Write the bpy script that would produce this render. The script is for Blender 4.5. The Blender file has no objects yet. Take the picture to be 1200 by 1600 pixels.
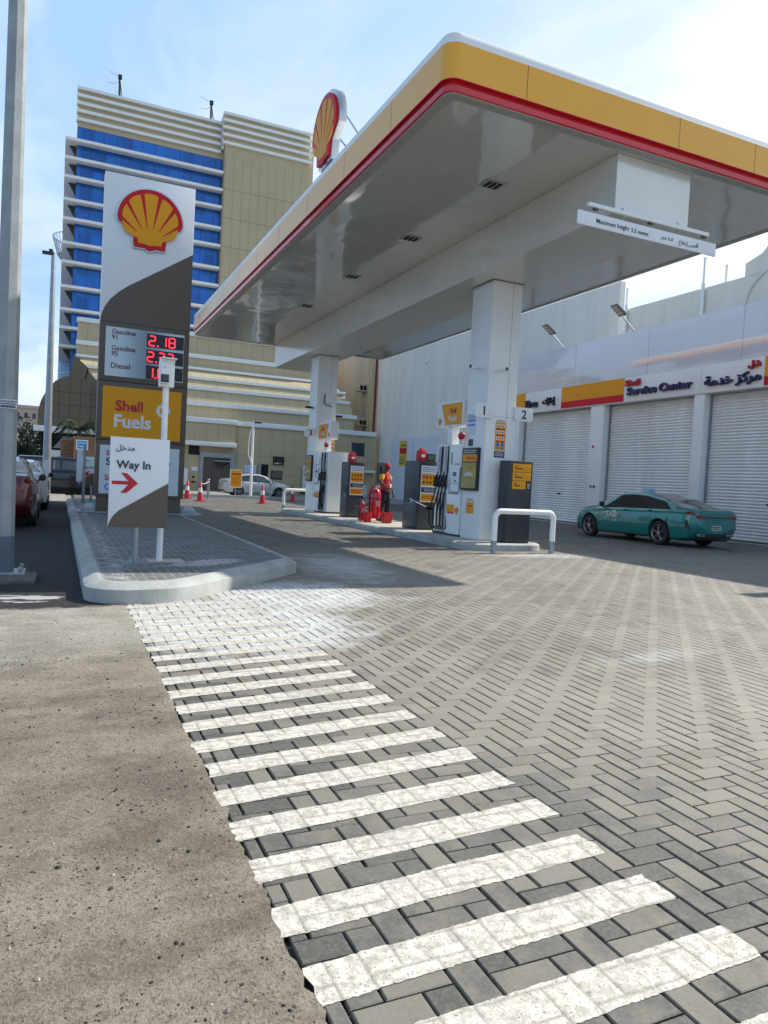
import bpy, bmesh, math, random
import numpy as np
from mathutils import Vector, Matrix
random.seed(7)
D = bpy.data; SC = bpy.context.scene; COL = SC.collection
R = math.radians

# ------------------------------------------------------------------ camera
YAW, PITCH, ROLL = R(24.3635), R(-2.2790), R(2.9827)
fwd = Vector((math.sin(YAW)*math.cos(PITCH), math.cos(YAW)*math.cos(PITCH), math.sin(PITCH)))
rgt = Vector((math.cos(YAW), -math.sin(YAW), 0)); up = rgt.cross(fwd)
r2 = rgt*math.cos(ROLL) + up*math.sin(ROLL); u2 = -rgt*math.sin(ROLL) + up*math.cos(ROLL)
cam = D.cameras.new('camera'); cam.sensor_fit = 'VERTICAL'; cam.sensor_height = 32; cam.lens = 1126.92/1600*32
cam.clip_start = .05; cam.clip_end = 3000
camo = D.objects.new('camera', cam); COL.objects.link(camo)
m = Matrix.Identity(4)
for i, v in enumerate((r2, u2, -fwd)):
    for j in range(3): m[j][i] = v[j]
m[0][3], m[1][3], m[2][3] = 0, 0, 1.3
camo.matrix_world = m
SC.camera = camo

# ------------------------------------------------------------------ sun, sky, exposure
SUN = Vector((1.165, .125, 1.0)).normalized()
sl = D.lights.new('sun', 'SUN'); sl.energy = 5.0; sl.angle = R(.55); sl.color = (1, .945, .85)
slo = D.objects.new('sun', sl); COL.objects.link(slo); slo.location = (30, 0, 40)
slo.rotation_euler = SUN.to_track_quat('Z', 'Y').to_euler()
W = D.worlds.new('World'); SC.world = W; W.use_nodes = True
nt = W.node_tree; nt.nodes.clear()
def wn(t, **k):
    n = nt.nodes.new(t)
    for a, b in k.items(): setattr(n, a, b)
    return n
sky = wn('ShaderNodeTexSky', sky_type='NISHITA', sun_disc=False)
sky.sun_elevation = math.asin(SUN.z); sky.sun_rotation = math.atan2(SUN.x, SUN.y)
sky.air_density = 1.0; sky.dust_density = 1.6; sky.ozone_density = 1.6
tc = wn('ShaderNodeTexCoord'); sep = wn('ShaderNodeSeparateXYZ')
nt.links.new(tc.outputs['Generated'], sep.inputs[0])
def wm(op, a, b=None, c=None):
    n = wn('ShaderNodeMath', operation=op)
    for i, x in enumerate((a, b, c)):
        if x is None: continue
        if isinstance(x, (int, float)): n.inputs[i].default_value = x
        else: nt.links.new(x, n.inputs[i])
    return n.outputs[0]
zz = wm('ADD', wm('MAXIMUM', sep.outputs[2], 0), .16)
cb = wn('ShaderNodeCombineXYZ')
nt.links.new(wm('DIVIDE', sep.outputs[0], zz), cb.inputs[0]); nt.links.new(wm('DIVIDE', sep.outputs[1], zz), cb.inputs[1])
def cloud(scale, det, dist, off, lo, hi):
    mp = wn('ShaderNodeMapping'); mp.inputs['Location'].default_value = off; mp.inputs['Scale'].default_value = (1, .62, 1)
    mp.inputs['Rotation'].default_value = (0, 0, .5)
    nt.links.new(cb.outputs[0], mp.inputs[0])
    n = wn('ShaderNodeTexNoise'); n.inputs['Scale'].default_value = scale; n.inputs['Detail'].default_value = det
    n.inputs['Roughness'].default_value = .55; n.inputs['Distortion'].default_value = dist
    nt.links.new(mp.outputs[0], n.inputs[0])
    r = wn('ShaderNodeMapRange', interpolation_type='SMOOTHSTEP'); r.inputs[1].default_value = lo; r.inputs[2].default_value = hi
    nt.links.new(n.outputs[0], r.inputs[0]); return r.outputs[0]
c1 = cloud(.9, 8, .6, (3.1, 1.2, 0), .38, .66)
c2 = cloud(2.9, 8, .6, (0.2, 5.0, 0), .40, .70)
# more cloud towards the sun side
side = wm('ADD', wm('MULTIPLY_ADD', sep.outputs[0], 1.0, -.16), wm('ADD', wm('MULTIPLY', sep.outputs[1], .22), wm('MULTIPLY', sep.outputs[2], -.40)))
cov = wm('MULTIPLY_ADD', c2, .34, wm('MULTIPLY_ADD', c1, .66, side))
cov = wm('MINIMUM', wm('MAXIMUM', cov, 0.0), .93)
hs = wn('ShaderNodeMix', data_type='RGBA')
lowf = wn('ShaderNodeMapRange', interpolation_type='SMOOTHSTEP')
for i, x in enumerate((.55, .95, .80, .15)): lowf.inputs[i+1].default_value = x
nt.links.new(wm('ADD', sep.outputs[2], wm('MULTIPLY', wm('MAXIMUM', wm('MULTIPLY', sep.outputs[1], -1), 0), .15)), lowf.inputs[0]); nt.links.new(lowf.outputs[0], hs.inputs[0])
nt.links.new(sky.outputs[0], hs.inputs[6]); hs.inputs[7].default_value = (4.9, 7.6, 11.4, 1)
mx = wn('ShaderNodeMix', data_type='RGBA'); nt.links.new(wm('MULTIPLY', cov, wm('MULTIPLY_ADD', lowf.outputs[0], .7, .3)), mx.inputs[0])
nt.links.new(hs.outputs[2], mx.inputs[6]); mx.inputs[7].default_value = (10.6, 11.0, 11.3, 1)
bg = wn('ShaderNodeBackground'); bg.inputs[1].default_value = .088
out = wn('ShaderNodeOutputWorld')
nt.links.new(mx.outputs[2], bg.inputs[0]); nt.links.new(bg.outputs[0], out.inputs[0])
SC.view_settings.view_transform = 'Standard'; SC.view_settings.look = 'None'
SC.view_settings.exposure = 0.29; SC.view_settings.gamma = 1
SC.cycles.max_bounces = 7; SC.cycles.glossy_bounces = 4; SC.cycles.diffuse_bounces = 4

# ------------------------------------------------------------------ materials
MATS = {}
def mat(name, col, rough=.6, metal=0, var=.06, vs=2.0, bump=0, bs=40, coat=0, spec=.5, emit=0, streak=False, crough=.06):
    if name in MATS: return MATS[name]
    m = D.materials.new(name); m.use_nodes = True; t = m.node_tree; L = t.links.new
    p = t.nodes['Principled BSDF']
    p.inputs['Base Color'].default_value = (*col, 1); p.inputs['Roughness'].default_value = rough
    p.inputs['Metallic'].default_value = metal; p.inputs['Coat Weight'].default_value = coat
    p.inputs['Coat Roughness'].default_value = crough; p.inputs['Specular IOR Level'].default_value = spec
    tcn = t.nodes.new('ShaderNodeTexCoord')
    if var:
        mp = t.nodes.new('ShaderNodeMapping'); L(tcn.outputs['Object'], mp.inputs[0])
        if streak: mp.inputs['Scale'].default_value = (1, 1, .12)
        n = t.nodes.new('ShaderNodeTexNoise'); n.inputs['Scale'].default_value = vs; n.inputs['Detail'].default_value = 6
        n.inputs['Roughness'].default_value = .62; L(mp.outputs[0], n.inputs[0])
        mr = t.nodes.new('ShaderNodeMapRange'); mr.inputs[1].default_value = .3; mr.inputs[2].default_value = .7
        mr.inputs[3].default_value = 1-var; mr.inputs[4].default_value = 1+var*.6; L(n.outputs[0], mr.inputs[0])
        mm = t.nodes.new('ShaderNodeMix'); mm.data_type = 'RGBA'; mm.blend_type = 'MULTIPLY'; mm.inputs[0].default_value = 1
        mm.inputs[6].default_value = (*col, 1); L(mr.outputs[0], mm.inputs[7]); L(mm.outputs[2], p.inputs['Base Color'])
    if bump:
        n = t.nodes.new('ShaderNodeTexNoise'); n.inputs['Scale'].default_value = bs; n.inputs['Detail'].default_value = 4
        L(tcn.outputs['Object'], n.inputs[0]); b = t.nodes.new('ShaderNodeBump'); b.inputs['Strength'].default_value = bump
        b.inputs['Distance'].default_value = .02; L(n.outputs[0], b.inputs['Height']); L(b.outputs[0], p.inputs['Normal'])
    if emit:
        p.inputs['Emission Color'].default_value = (*col, 1); p.inputs['Emission Strength'].default_value = emit
    MATS[name] = m; return m

WHITE = mat('white_panel', (.82, .83, .82), .35, var=.05, vs=.8)
WHITE2 = mat('white_paint', (.84, .84, .81), .45, var=.07, vs=4)
SIGNW = mat('sign_white', (.78, .80, .81), .4, var=.03)
YEL = mat('yellow_panel', (.86, .40, .012), .22, var=.03, vs=1, coat=.22)
YELS = mat('yellow_sign', (.82, .34, .006), .5, var=.04, spec=.3)
REDS = mat('red_sign', (.60, .006, .018), .5, var=.04, spec=.3)
RED = mat('red_panel', (.60, .008, .022), .22, var=.05, coat=.4)
REDP = mat('red_plastic', (.55, .012, .02), .4, var=.12, vs=8)
GREYD = mat('charcoal_panel', (.030, .034, .042), .45, var=.12, vs=3)
BLACK = mat('black_plastic', (.012, .012, .014), .4, var=.1)
TAUPE = mat('taupe_panel', (.115, .087, .062), .5, var=.04)
GALV = mat('galvanised_steel', (.34, .37, .39), .42, metal=.7, var=.18, vs=6)
STEEL = mat('brushed_steel', (.5, .52, .54), .3, metal=.8, var=.1)
CONC = mat('concrete_kerb', (.40, .415, .39), .85, var=.26, vs=3, bump=.25, bs=60)
CONC2 = mat('pale_concrete', (.46, .44, .38), .9, var=.15, vs=1.5, bump=.3, bs=40)
NAVY = mat('navy_letter', (.012, .02, .10), .4, var=.05)
INK = mat('dark_ink', (.03, .035, .05), .5, var=0)
INKR = mat('red_ink', (.50, .01, .02), .5, var=0)
INKW = mat('white_ink', (.75, .76, .76), .5, var=0)
INKB = mat('blue_ink', (.05, .25, .62), .5, var=0)
RUB = mat('rubber', (.016, .016, .017), .75, var=.2, vs=10)
LED = mat('red_led', (1, .03, .05), .4, var=0, emit=1.6)
CREAM = mat('cream_cladding', (.50, .405, .245), .55, var=.07, vs=.5)
CREAMD = mat('cream_joint', (.28, .235, .15), .7, var=0)
TRIM = mat('pale_trim', (.80, .81, .78), .5, var=.06)
BROWNSHADE = mat('shaded_brown_cladding', (.13, .105, .062), .5, var=.08, vs=.6)  # brown darkened to carry the shade on the building's left end faces
RENDERW = mat('grey_render', (.72, .71, .66), .85, var=.11, vs=1.1, streak=True, bump=.3, bs=12)
STONE = mat('cream_render', (.74, .70, .61), .85, var=.12, vs=.9, streak=True, bump=.2, bs=14)
GLASSD = mat('dark_glass', (.015, .02, .025), .06, var=0, spec=.7)
SHUT = mat('shutter_slat', (.82, .82, .80), .4, var=.14, vs=.9, metal=.15, streak=True)
SHUTD = mat('brown_shutter', (.16, .13, .11), .55, var=.1)
DARK = mat('dark_void', (.012, .012, .012), .9, var=0)
ALLOY = mat('alloy', (.42, .43, .45), .3, metal=.8, var=.05)
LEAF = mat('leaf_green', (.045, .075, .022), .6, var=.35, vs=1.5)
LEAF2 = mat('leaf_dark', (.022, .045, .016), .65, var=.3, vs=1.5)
BARK = mat('bark', (.13, .10, .07), .9, var=.3, vs=8)
WOODS = mat('wood_slat', (.36, .19, .09), .6, var=.25, vs=3)
SKIN = mat('dark_skin', (.085, .042, .025), .55, var=.08, vs=20)
CLOTHR = mat('red_cloth', (.50, .012, .018), .8, var=.15, vs=14, bump=.3, bs=40)
CLOTHY = mat('yellow_cloth', (.75, .36, .02), .8, var=.1, vs=14)
CLOTHB = mat('black_cloth', (.014, .014, .017), .85, var=.2, vs=12)

# ------------------------------------------------------------------ mesh builder
ORG = {}
class MB:
    def __init__(s, mt=None): s.v = []; s.f = []; s.fm = []; s.ms = []; s.use(mt)
    def use(s, mt):
        if mt is not None and mt not in s.ms: s.ms.append(mt)
        s.c = s.ms.index(mt) if mt is not None else 0
        return s
    def add(s, vs, fs):
        b = len(s.v); s.v += [tuple(v) for v in vs]
        for f in fs: s.f.append(tuple(b+i for i in f)); s.fm.append(s.c)
        return s
    def poly(s, pts): return s.add(pts, [range(len(pts))])
    def box(s, x0, x1, y0, y1, z0, z1):
        if x0 > x1: x0, x1 = x1, x0
        if y0 > y1: y0, y1 = y1, y0
        if z0 > z1: z0, z1 = z1, z0
        v = [(x, y, z) for z in (z0, z1) for x, y in ((x0, y0), (x1, y0), (x1, y1), (x0, y1))]
        return s.add(v, [(3, 2, 1, 0), (4, 5, 6, 7), (0, 1, 5, 4), (1, 2, 6, 5), (2, 3, 7, 6), (3, 0, 4, 7)])
    def cyl(s, p0, p1, r0, r1=None, n=14, cap=True):
        r1 = r0 if r1 is None else r1
        p0 = Vector(p0); p1 = Vector(p1); d = (p1-p0).normalized()
        a = d.orthogonal().normalized(); b = d.cross(a)
        vs = [p + (a*math.cos(t)+b*math.sin(t))*r for p, r in ((p0, r0), (p1, r1)) for t in (2*math.pi*i/n for i in range(n))]
        fs = [(i, (i+1) % n, n+(i+1) % n, n+i) for i in range(n)]
        if cap: fs += [tuple(range(n-1, -1, -1)), tuple(range(n, 2*n))]
        return s.add(vs, fs)
    def tube(s, path, r, n=8):
        P = [Vector(p) for p in path]; k = len(P); a = None; vs = []
        for i, p in enumerate(P):
            d = (P[min(i+1, k-1)]-P[max(i-1, 0)]).normalized()
            if a is None: a = d.orthogonal().normalized()
            a = (a - d*a.dot(d)).normalized(); b = d.cross(a)
            rr = r[i] if isinstance(r, (list, tuple)) else r
            vs += [p+(a*math.cos(2*math.pi*j/n)+b*math.sin(2*math.pi*j/n))*rr for j in range(n)]
        fs = [(i*n+j, i*n+(j+1) % n, (i+1)*n+(j+1) % n, (i+1)*n+j) for i in range(k-1) for j in range(n)]
        fs += [tuple(range(n-1, -1, -1)), tuple(range((k-1)*n, k*n))]
        return s.add(vs, fs)
    def prism(s, pts, o, u, v, w):
        # polygon pts (a, b) in plane o + a*u + b*v, thickened along w
        o = Vector(o); u = Vector(u); v = Vector(v); w = Vector(w); n = len(pts)
        q = [o+u*a+v*b for a, b in pts]
        return s.add(q+[p+w for p in q], [tuple(range(n-1, -1, -1)), tuple(range(n, 2*n))] + [(i, (i+1) % n, n+(i+1) % n, n+i) for i in range(n)])
    def lathe(s, c, prof, n=20, axis='z', cap=True):
        c = Vector(c); vs = []
        for r, z in prof:
            for i in range(n):
                t = 2*math.pi*i/n; a, b = r*math.cos(t), r*math.sin(t)
                vs.append(c+(Vector((a, b, z)) if axis == 'z' else Vector((z, a, b)) if axis == 'x' else Vector((a, z, b))))
        k = len(prof)
        fs = [(i*n+j, i*n+(j+1) % n, (i+1)*n+(j+1) % n, (i+1)*n+j) for i in range(k-1) for j in range(n)]
        if cap and prof[0][0] > 1e-6: fs.append(tuple(range(n-1, -1, -1)))
        if cap and prof[-1][0] > 1e-6: fs.append(tuple(range((k-1)*n, k*n)))
        return s.add(vs, fs)
    def grid(s, P):
        # P rows of points
        r, c = len(P), len(P[0]); vs = [p for row in P for p in row]
        return s.add(vs, [(i*c+j, i*c+j+1, (i+1)*c+j+1, (i+1)*c+j) for i in range(r-1) for j in range(c-1)])
    def mesh(s, name, off=(0, 0, 0), bevel=0, seg=2, smooth=35):
        me = D.meshes.new(name)
        o = off
        me.from_pydata([(v[0]-o[0], v[1]-o[1], v[2]-o[2]) for v in s.v], [], s.f)
        for t in s.ms: me.materials.append(t)
        me.polygons.foreach_set('material_index', s.fm)
        bm = bmesh.new(); bm.from_mesh(me)
        bmesh.ops.remove_doubles(bm, verts=bm.verts, dist=1e-6)
        bmesh.ops.recalc_face_normals(bm, faces=bm.faces)
        if bevel:
            es = [e for e in bm.edges if len(e.link_faces) == 2 and e.calc_face_angle(0) > R(40)]
            bmesh.ops.bevel(bm, geom=es, offset=bevel, segments=seg, profile=.6, affect='EDGES', clamp_overlap=True)
        bm.to_mesh(me); bm.free()
        if smooth:
            me.polygons.foreach_set('use_smooth', [True]*len(me.polygons))
            me.set_sharp_from_angle(angle=R(smooth))
        return me
    def build(s, name, parent=None, **k):
        off = ORG.get(rootof(parent), (0, 0, 0)) if parent else (0, 0, 0)
        o = D.objects.new(name, s.mesh(name, off, **k)); COL.objects.link(o)
        if parent: o.parent = parent
        return o
def rootof(o):
    while o.parent: o = o.parent
    return o.name
def tag(o, label=None, cat=None, group=None, kind=None):
    if label: o['label'] = label
    if cat: o['category'] = cat
    if group: o['group'] = group
    if kind: o['kind'] = kind
    return o
def thing(name, label, cat, loc=(0, 0, 0), rz=0, group=None, world=False):
    o = D.objects.new(name, None); COL.objects.link(o); o.location = loc; o.rotation_euler = (0, 0, rz)
    o.empty_display_size = .1
    if world: ORG[o.name] = tuple(loc)
    return tag(o, label, cat, group)
def struct(o): o['kind'] = 'structure'; return o
def kids(o): return [c for c in D.objects if c.parent == o]
def dup(root, loc, rz=None, label=None):
    r = root.copy(); COL.objects.link(r); r.location = loc
    if rz is not None: r.rotation_euler = (0, 0, rz)
    if label: r['label'] = label
    for ch in kids(root):
        c = ch.copy(); COL.objects.link(c); c.parent = r
        for g in kids(ch):
            d = g.copy(); COL.objects.link(d); d.parent = c
    return r
TXC = {}
def text(s, o, rt, upv, mt, parent, h=None, w=None, name='lettering', depth=.004, bold=0, mode='c', shear=0):
    # text fitted to height h (or width w), centred on o ('l': left middle)
    key = (s, bold)
    if key not in TXC:
        c = D.curves.new('t', 'FONT'); c.body = s; c.extrude = .5; c.offset = bold; c.resolution_u = 3
        c.space_line = .85; c.align_x = 'LEFT'
        to = D.objects.new('t', c); COL.objects.link(to)
        dg = bpy.context.evaluated_depsgraph_get(); me = D.meshes.new_from_object(to.evaluated_get(dg))
        vs = [v.co.copy() for v in me.vertices]; fs = [tuple(p.vertices) for p in me.polygons]
        D.objects.remove(to); D.curves.remove(c); D.meshes.remove(me)
        TXC[key] = (vs, fs)
    vs, fs = TXC[key]
    x0 = min(v.x for v in vs); x1 = max(v.x for v in vs); y0 = min(v.y for v in vs); y1 = max(v.y for v in vs)
    k = (w/(x1-x0)) if w else h/(y1-y0)
    ky = k if not (w and h) else h/(y1-y0)
    rt = Vector(rt); upv = Vector(upv); nn = rt.cross(upv); o = Vector(o)
    cx = (x0+x1)/2 if mode == 'c' else x0
    mb = MB(mt)
    mb.add([o + rt*((v.x-cx)*k) + upv*((v.y-(y0+y1)/2)*ky) + nn*((v.z+.5)*depth) for v in vs], fs)
    off = ORG.get(rootof(parent), (0, 0, 0)) if parent else (0, 0, 0)
    me = D.meshes.new(name); me.from_pydata([(v[0]-off[0], v[1]-off[1], v[2]-off[2]) for v in mb.v], [], mb.f)
    me.materials.append(mt)
    ob = D.objects.new(name, me); COL.objects.link(ob)
    if parent: ob.parent = parent
    return ob
FX, UZ = Vector((1, 0, 0)), Vector((0, 0, 1))       # text facing -Y
LX = Vector((0, -1, 0))                              # text facing -X
def lettering_rows(mb, x0, x1, z0, z1, n, place, fill=.5, seed=1):
    # rows of small dark marks standing for print too small to read
    rnd = random.Random(seed); hz = (z1-z0)/n
    for i in range(n):
        z = z1-hz*(i+.5); x = x0
        while x < x1-.004:
            w = min(rnd.uniform(.02, .09)*(x1-x0), x1-x)
            place(mb, x, x+w, z-hz*fill/2, z+hz*fill/2); x += w+.02*(x1-x0)

# scallop emblem: outline and ribs in a unit square (x -0.5..0.5, y 0..0.93)
def scallop_outline(k=1.0, inset=0):
    P = [(0, -.0), (.055, .012), (.07, .035), (.235, .035), (.262, .27), (.47, .40)]
    c = (0, .452); r = .49
    a0, a1 = math.atan2(.40-c[1], .47), math.pi/2
    arc = [(c[0]+r*math.cos(a0+(a1-a0)*i/14), c[1]+(r if True else 0)*math.sin(a0+(a1-a0)*i/14)) for i in range(1, 15)]
    P = P+arc
    P = P+[(-x, y) for x, y in reversed(P[1:-1])]
    cx, cy = 0, .45
    if inset:
        q = []
        for x, y in P:
            d = math.hypot(x-cx, y-cy); f = (d-inset*(1.0 if y > .3 else 1.15))/d; q.append((cx+(x-cx)*f, cy+(y-cy)*f))
        P = q
    return [(x*k, y*k) for x, y in P]
def scallop(parent, o, u, v, size, depth, rim=None, names=('emblem_plate', 'emblem_ribs')):
    u = Vector(u); v = Vector(v); w = u.cross(v); o = Vector(o)
    if rim:
        b = MB(STEEL); b.prism(scallop_outline(size*1.05), o-v*size*.02, u, v, w*depth*.7); b.build('emblem_rim', parent)
    b = MB(REDS); b.prism(scallop_outline(size), o, u, v, w*depth); b.build(names[0], parent)
    b = MB(YELS); t = depth+max(.003, size*.004)
    cx, cy = 0, .11
    base = [(-.175, .10), (-.03, .088), (0, .07), (.03, .088), (.175, .10), (.195, .285), (.15, .31), (.08, .325), (0, .33), (-.08, .325), (-.15, .31), (-.195, .285)]
    b.prism([(x*size, y*size) for x, y in base], o+w*depth, u, v, w*(t-depth+.0015))
    n = 7; A0, A1 = R(17), R(163); st = (A1-A0)/n
    for i in range(n):
        a, c = A0+st*i, A0+st*(i+1); g = .017
        def lim(t):   # outer radius along direction t
            dx, dy = math.cos(t), math.sin(t); best = 9
            ro = .425; ox, oy = 0-cx, .452-cy
            bq = -(dx*ox+dy*oy); cq = ox*ox+oy*oy-ro*ro
            return -bq+math.sqrt(max(bq*bq-cq, 0))
        pts = []
        r0 = .19
        ga = g*.15/r0
        pts.append((cx+r0*math.cos(a+ga), cy+r0*math.sin(a+ga)))
        for j in range(7):
            s_ = j/6; t_ = a+(g/.42)+(c-a-2*g/.42)*s_
            rr = lim(t_)-.012*(2*s_-1)**4
            pts.append((cx+rr*math.cos(t_), cy+rr*math.sin(t_)))
        pts.append((cx+r0*math.cos(c-ga), cy+r0*math.sin(c-ga)))
        b.prism([(x*size, y*size) for x, y in pts], o+w*depth, u, v, w*(t-depth))
    b.build(names[1], parent, smooth=0)

# ================================================================== GROUND
class NT:
    def __init__(s, name):
        s.m = D.materials.new(name); s.m.use_nodes = True; s.t = s.m.node_tree
        s.p = s.t.nodes['Principled BSDF']; s.tc = s.t.nodes.new('ShaderNodeTexCoord')
        s.sep = s.t.nodes.new('ShaderNodeSeparateXYZ'); s.L(s.tc.outputs['Object'], s.sep.inputs[0])
        s.x, s.y, s.z = s.sep.outputs
    def L(s, a, b): s.t.links.new(a, b)
    def m_(s, op, a, b=None, c=None, clamp=False):
        n = s.t.nodes.new('ShaderNodeMath'); n.operation = op; n.use_clamp = clamp
        for i, x in enumerate((a, b, c)):
            if x is None: continue
            if isinstance(x, (int, float)): n.inputs[i].default_value = x
            else: s.L(x, n.inputs[i])
        return n.outputs[0]
    def noise(s, scale, det=4, rough=.6, map=(1, 1, 1), loc=(0, 0, 0), rot=0, out=0):
        mp = s.t.nodes.new('ShaderNodeMapping'); mp.inputs['Scale'].default_value = map; mp.inputs['Location'].default_value = loc
        mp.inputs['Rotation'].default_value = (0, 0, rot)
        s.L(s.tc.outputs['Object'], mp.inputs[0]); n = s.t.nodes.new('ShaderNodeTexNoise')
        n.inputs['Scale'].default_value = scale; n.inputs['Detail'].default_value = det; n.inputs['Roughness'].default_value = rough
        s.L(mp.outputs[0], n.inputs[0]); return n.outputs[out]
    def ramp(s, v, lo, hi, a=0, b=1):
        n = s.t.nodes.new('ShaderNodeMapRange'); n.interpolation_type = 'SMOOTHSTEP'
        for i, x in enumerate((lo, hi, a, b)): n.inputs[i+1].default_value = x
        s.L(v, n.inputs[0]); return n.outputs[0]
    def mix(s, f, a, b, mode='MIX'):
        n = s.t.nodes.new('ShaderNodeMix'); n.data_type = 'RGBA'; n.blend_type = mode
        for i, x in ((0, f), (6, a), (7, b)):
            if isinstance(x, (int, float)): n.inputs[i].default_value = x
            elif isinstance(x, tuple): n.inputs[i].default_value = (*x, 1)
            else: s.L(x, n.inputs[i])
        return n.outputs[2]
    def blob(s, cx, cy, rx, ry, rot=0):
        # 1 inside, 0 outside an ellipse on the ground, soft
        dx = s.m_('SUBTRACT', s.x, cx); dy = s.m_('SUBTRACT', s.y, cy)
        if rot:
            c, k = math.cos(rot), math.sin(rot)
            dx, dy = s.m_('ADD', s.m_('MULTIPLY', dx, c), s.m_('MULTIPLY', dy, k)), s.m_('SUBTRACT', s.m_('MULTIPLY', dy, c), s.m_('MULTIPLY', dx, k))
        a = s.m_('POWER', s.m_('ABSOLUTE', s.m_('DIVIDE', dx, rx)), 2); b = s.m_('POWER', s.m_('ABSOLUTE', s.m_('DIVIDE', dy, ry)), 2)
        return s.m_('SUBTRACT', 1, s.m_('SQRT', s.m_('ADD', a, b)))
    def bump(s, h, st, dist=.01, prev=None):
        b = s.t.nodes.new('ShaderNodeBump'); b.inputs['Strength'].default_value = st; b.inputs['Distance'].default_value = dist
        s.L(h, b.inputs['Height'])
        if prev is not None: s.L(prev, b.inputs['Normal'])
        return b.outputs[0]

def paint_mask(n):
    # 0..1: road paint of the ladder crossing and whitewash by the platform
    fine = n.noise(14, 5, .7); med = n.noise(3.2, 4, .6, loc=(3, 1, 0)); tiny = n.noise(60, 3, .7)
    u = n.m_('SUBTRACT', n.x, .63)
    sl = n.m_('MINIMUM', n.m_('MULTIPLY_ADD', n.m_('SUBTRACT', n.y, 1.6), .06, .05), .17)
    yy = n.m_('SUBTRACT', n.y, n.m_('MULTIPLY', sl, u))
    yy = n.m_('ADD', yy, n.m_('MULTIPLY', n.m_('SUBTRACT', fine, .5), .030))
    ph = n.m_('FRACT', n.m_('DIVIDE', n.m_('ADD', yy, -1.62+.288*20), .288))
    d = n.m_('ABSOLUTE', n.m_('SUBTRACT', ph, .25))
    stripe = n.ramp(d, .262, .242)
    xe = n.m_('ADD', n.x, n.m_('MULTIPLY', n.m_('SUBTRACT', n.noise(5, 3, .6), .5), .07))
    xin = n.m_('MULTIPLY', n.ramp(xe, 1.90, 1.885), n.ramp(n.y, 5.15, 5.0))
    stripe = n.m_('MULTIPLY', stripe, xin)
    wear = n.ramp(n.m_('ADD', n.m_('MULTIPLY', tiny, .55), n.m_('MULTIPLY', fine, .45)), .33, .47)
    stripe = n.m_('MULTIPLY', n.m_('MULTIPLY', stripe, wear), .0)
    # whitewash
    w1 = n.blob(1.45, 6.35, 1.35, 1.6, R(20)); w1b = n.blob(2.45, 7.7, 1.35, 1.15, R(45))
    w = n.m_('MAXIMUM', w1, w1b)
    w = n.m_('ADD', w, n.m_('MULTIPLY', n.m_('SUBTRACT', med, .5), 1.0))
    wash = n.m_('MULTIPLY', n.ramp(w, .05, .42), .95)
    w2 = n.ramp(n.m_('ADD', n.blob(4.0, 10.3, .95, 2.4, R(-8)), n.m_('MULTIPLY', n.m_('SUBTRACT', n.noise(2.2, 5, .7, loc=(7, 2, 0)), .5), 1.6)), .1, .8, 0, .7)
    w3 = n.ramp(n.m_('ADD', n.blob(8.9, 12.0, 2.2, .75), n.m_('MULTIPLY', n.m_('SUBTRACT', n.noise(2.8, 5, .7, loc=(1, 9, 0), map=(.6, 1.6, 1)), .5), 1.7)), .15, .8, 0, .6)
    w4 = n.ramp(n.m_('ADD', n.blob(3.55, 7.3, .55, .35), n.m_('MULTIPLY', n.m_('SUBTRACT', n.noise(9, 5, .7), .5), 2.2)), .2, .8, 0, .3)
    w5 = n.ramp(n.m_('ADD', n.blob(4.5, 4.4, 1.3, .28, R(8)), n.m_('MULTIPLY', n.m_('SUBTRACT', n.noise(5, 5, .7, loc=(4, 4, 0)), .5), 1.6)), .2, .9, 0, .35)
    ex = n.m_('MAXIMUM', n.m_('MAXIMUM', wash, w2), n.m_('MAXIMUM', w3, n.m_('MAXIMUM', w4, w5)))
    return stripe, ex, fine, med, tiny

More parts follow.
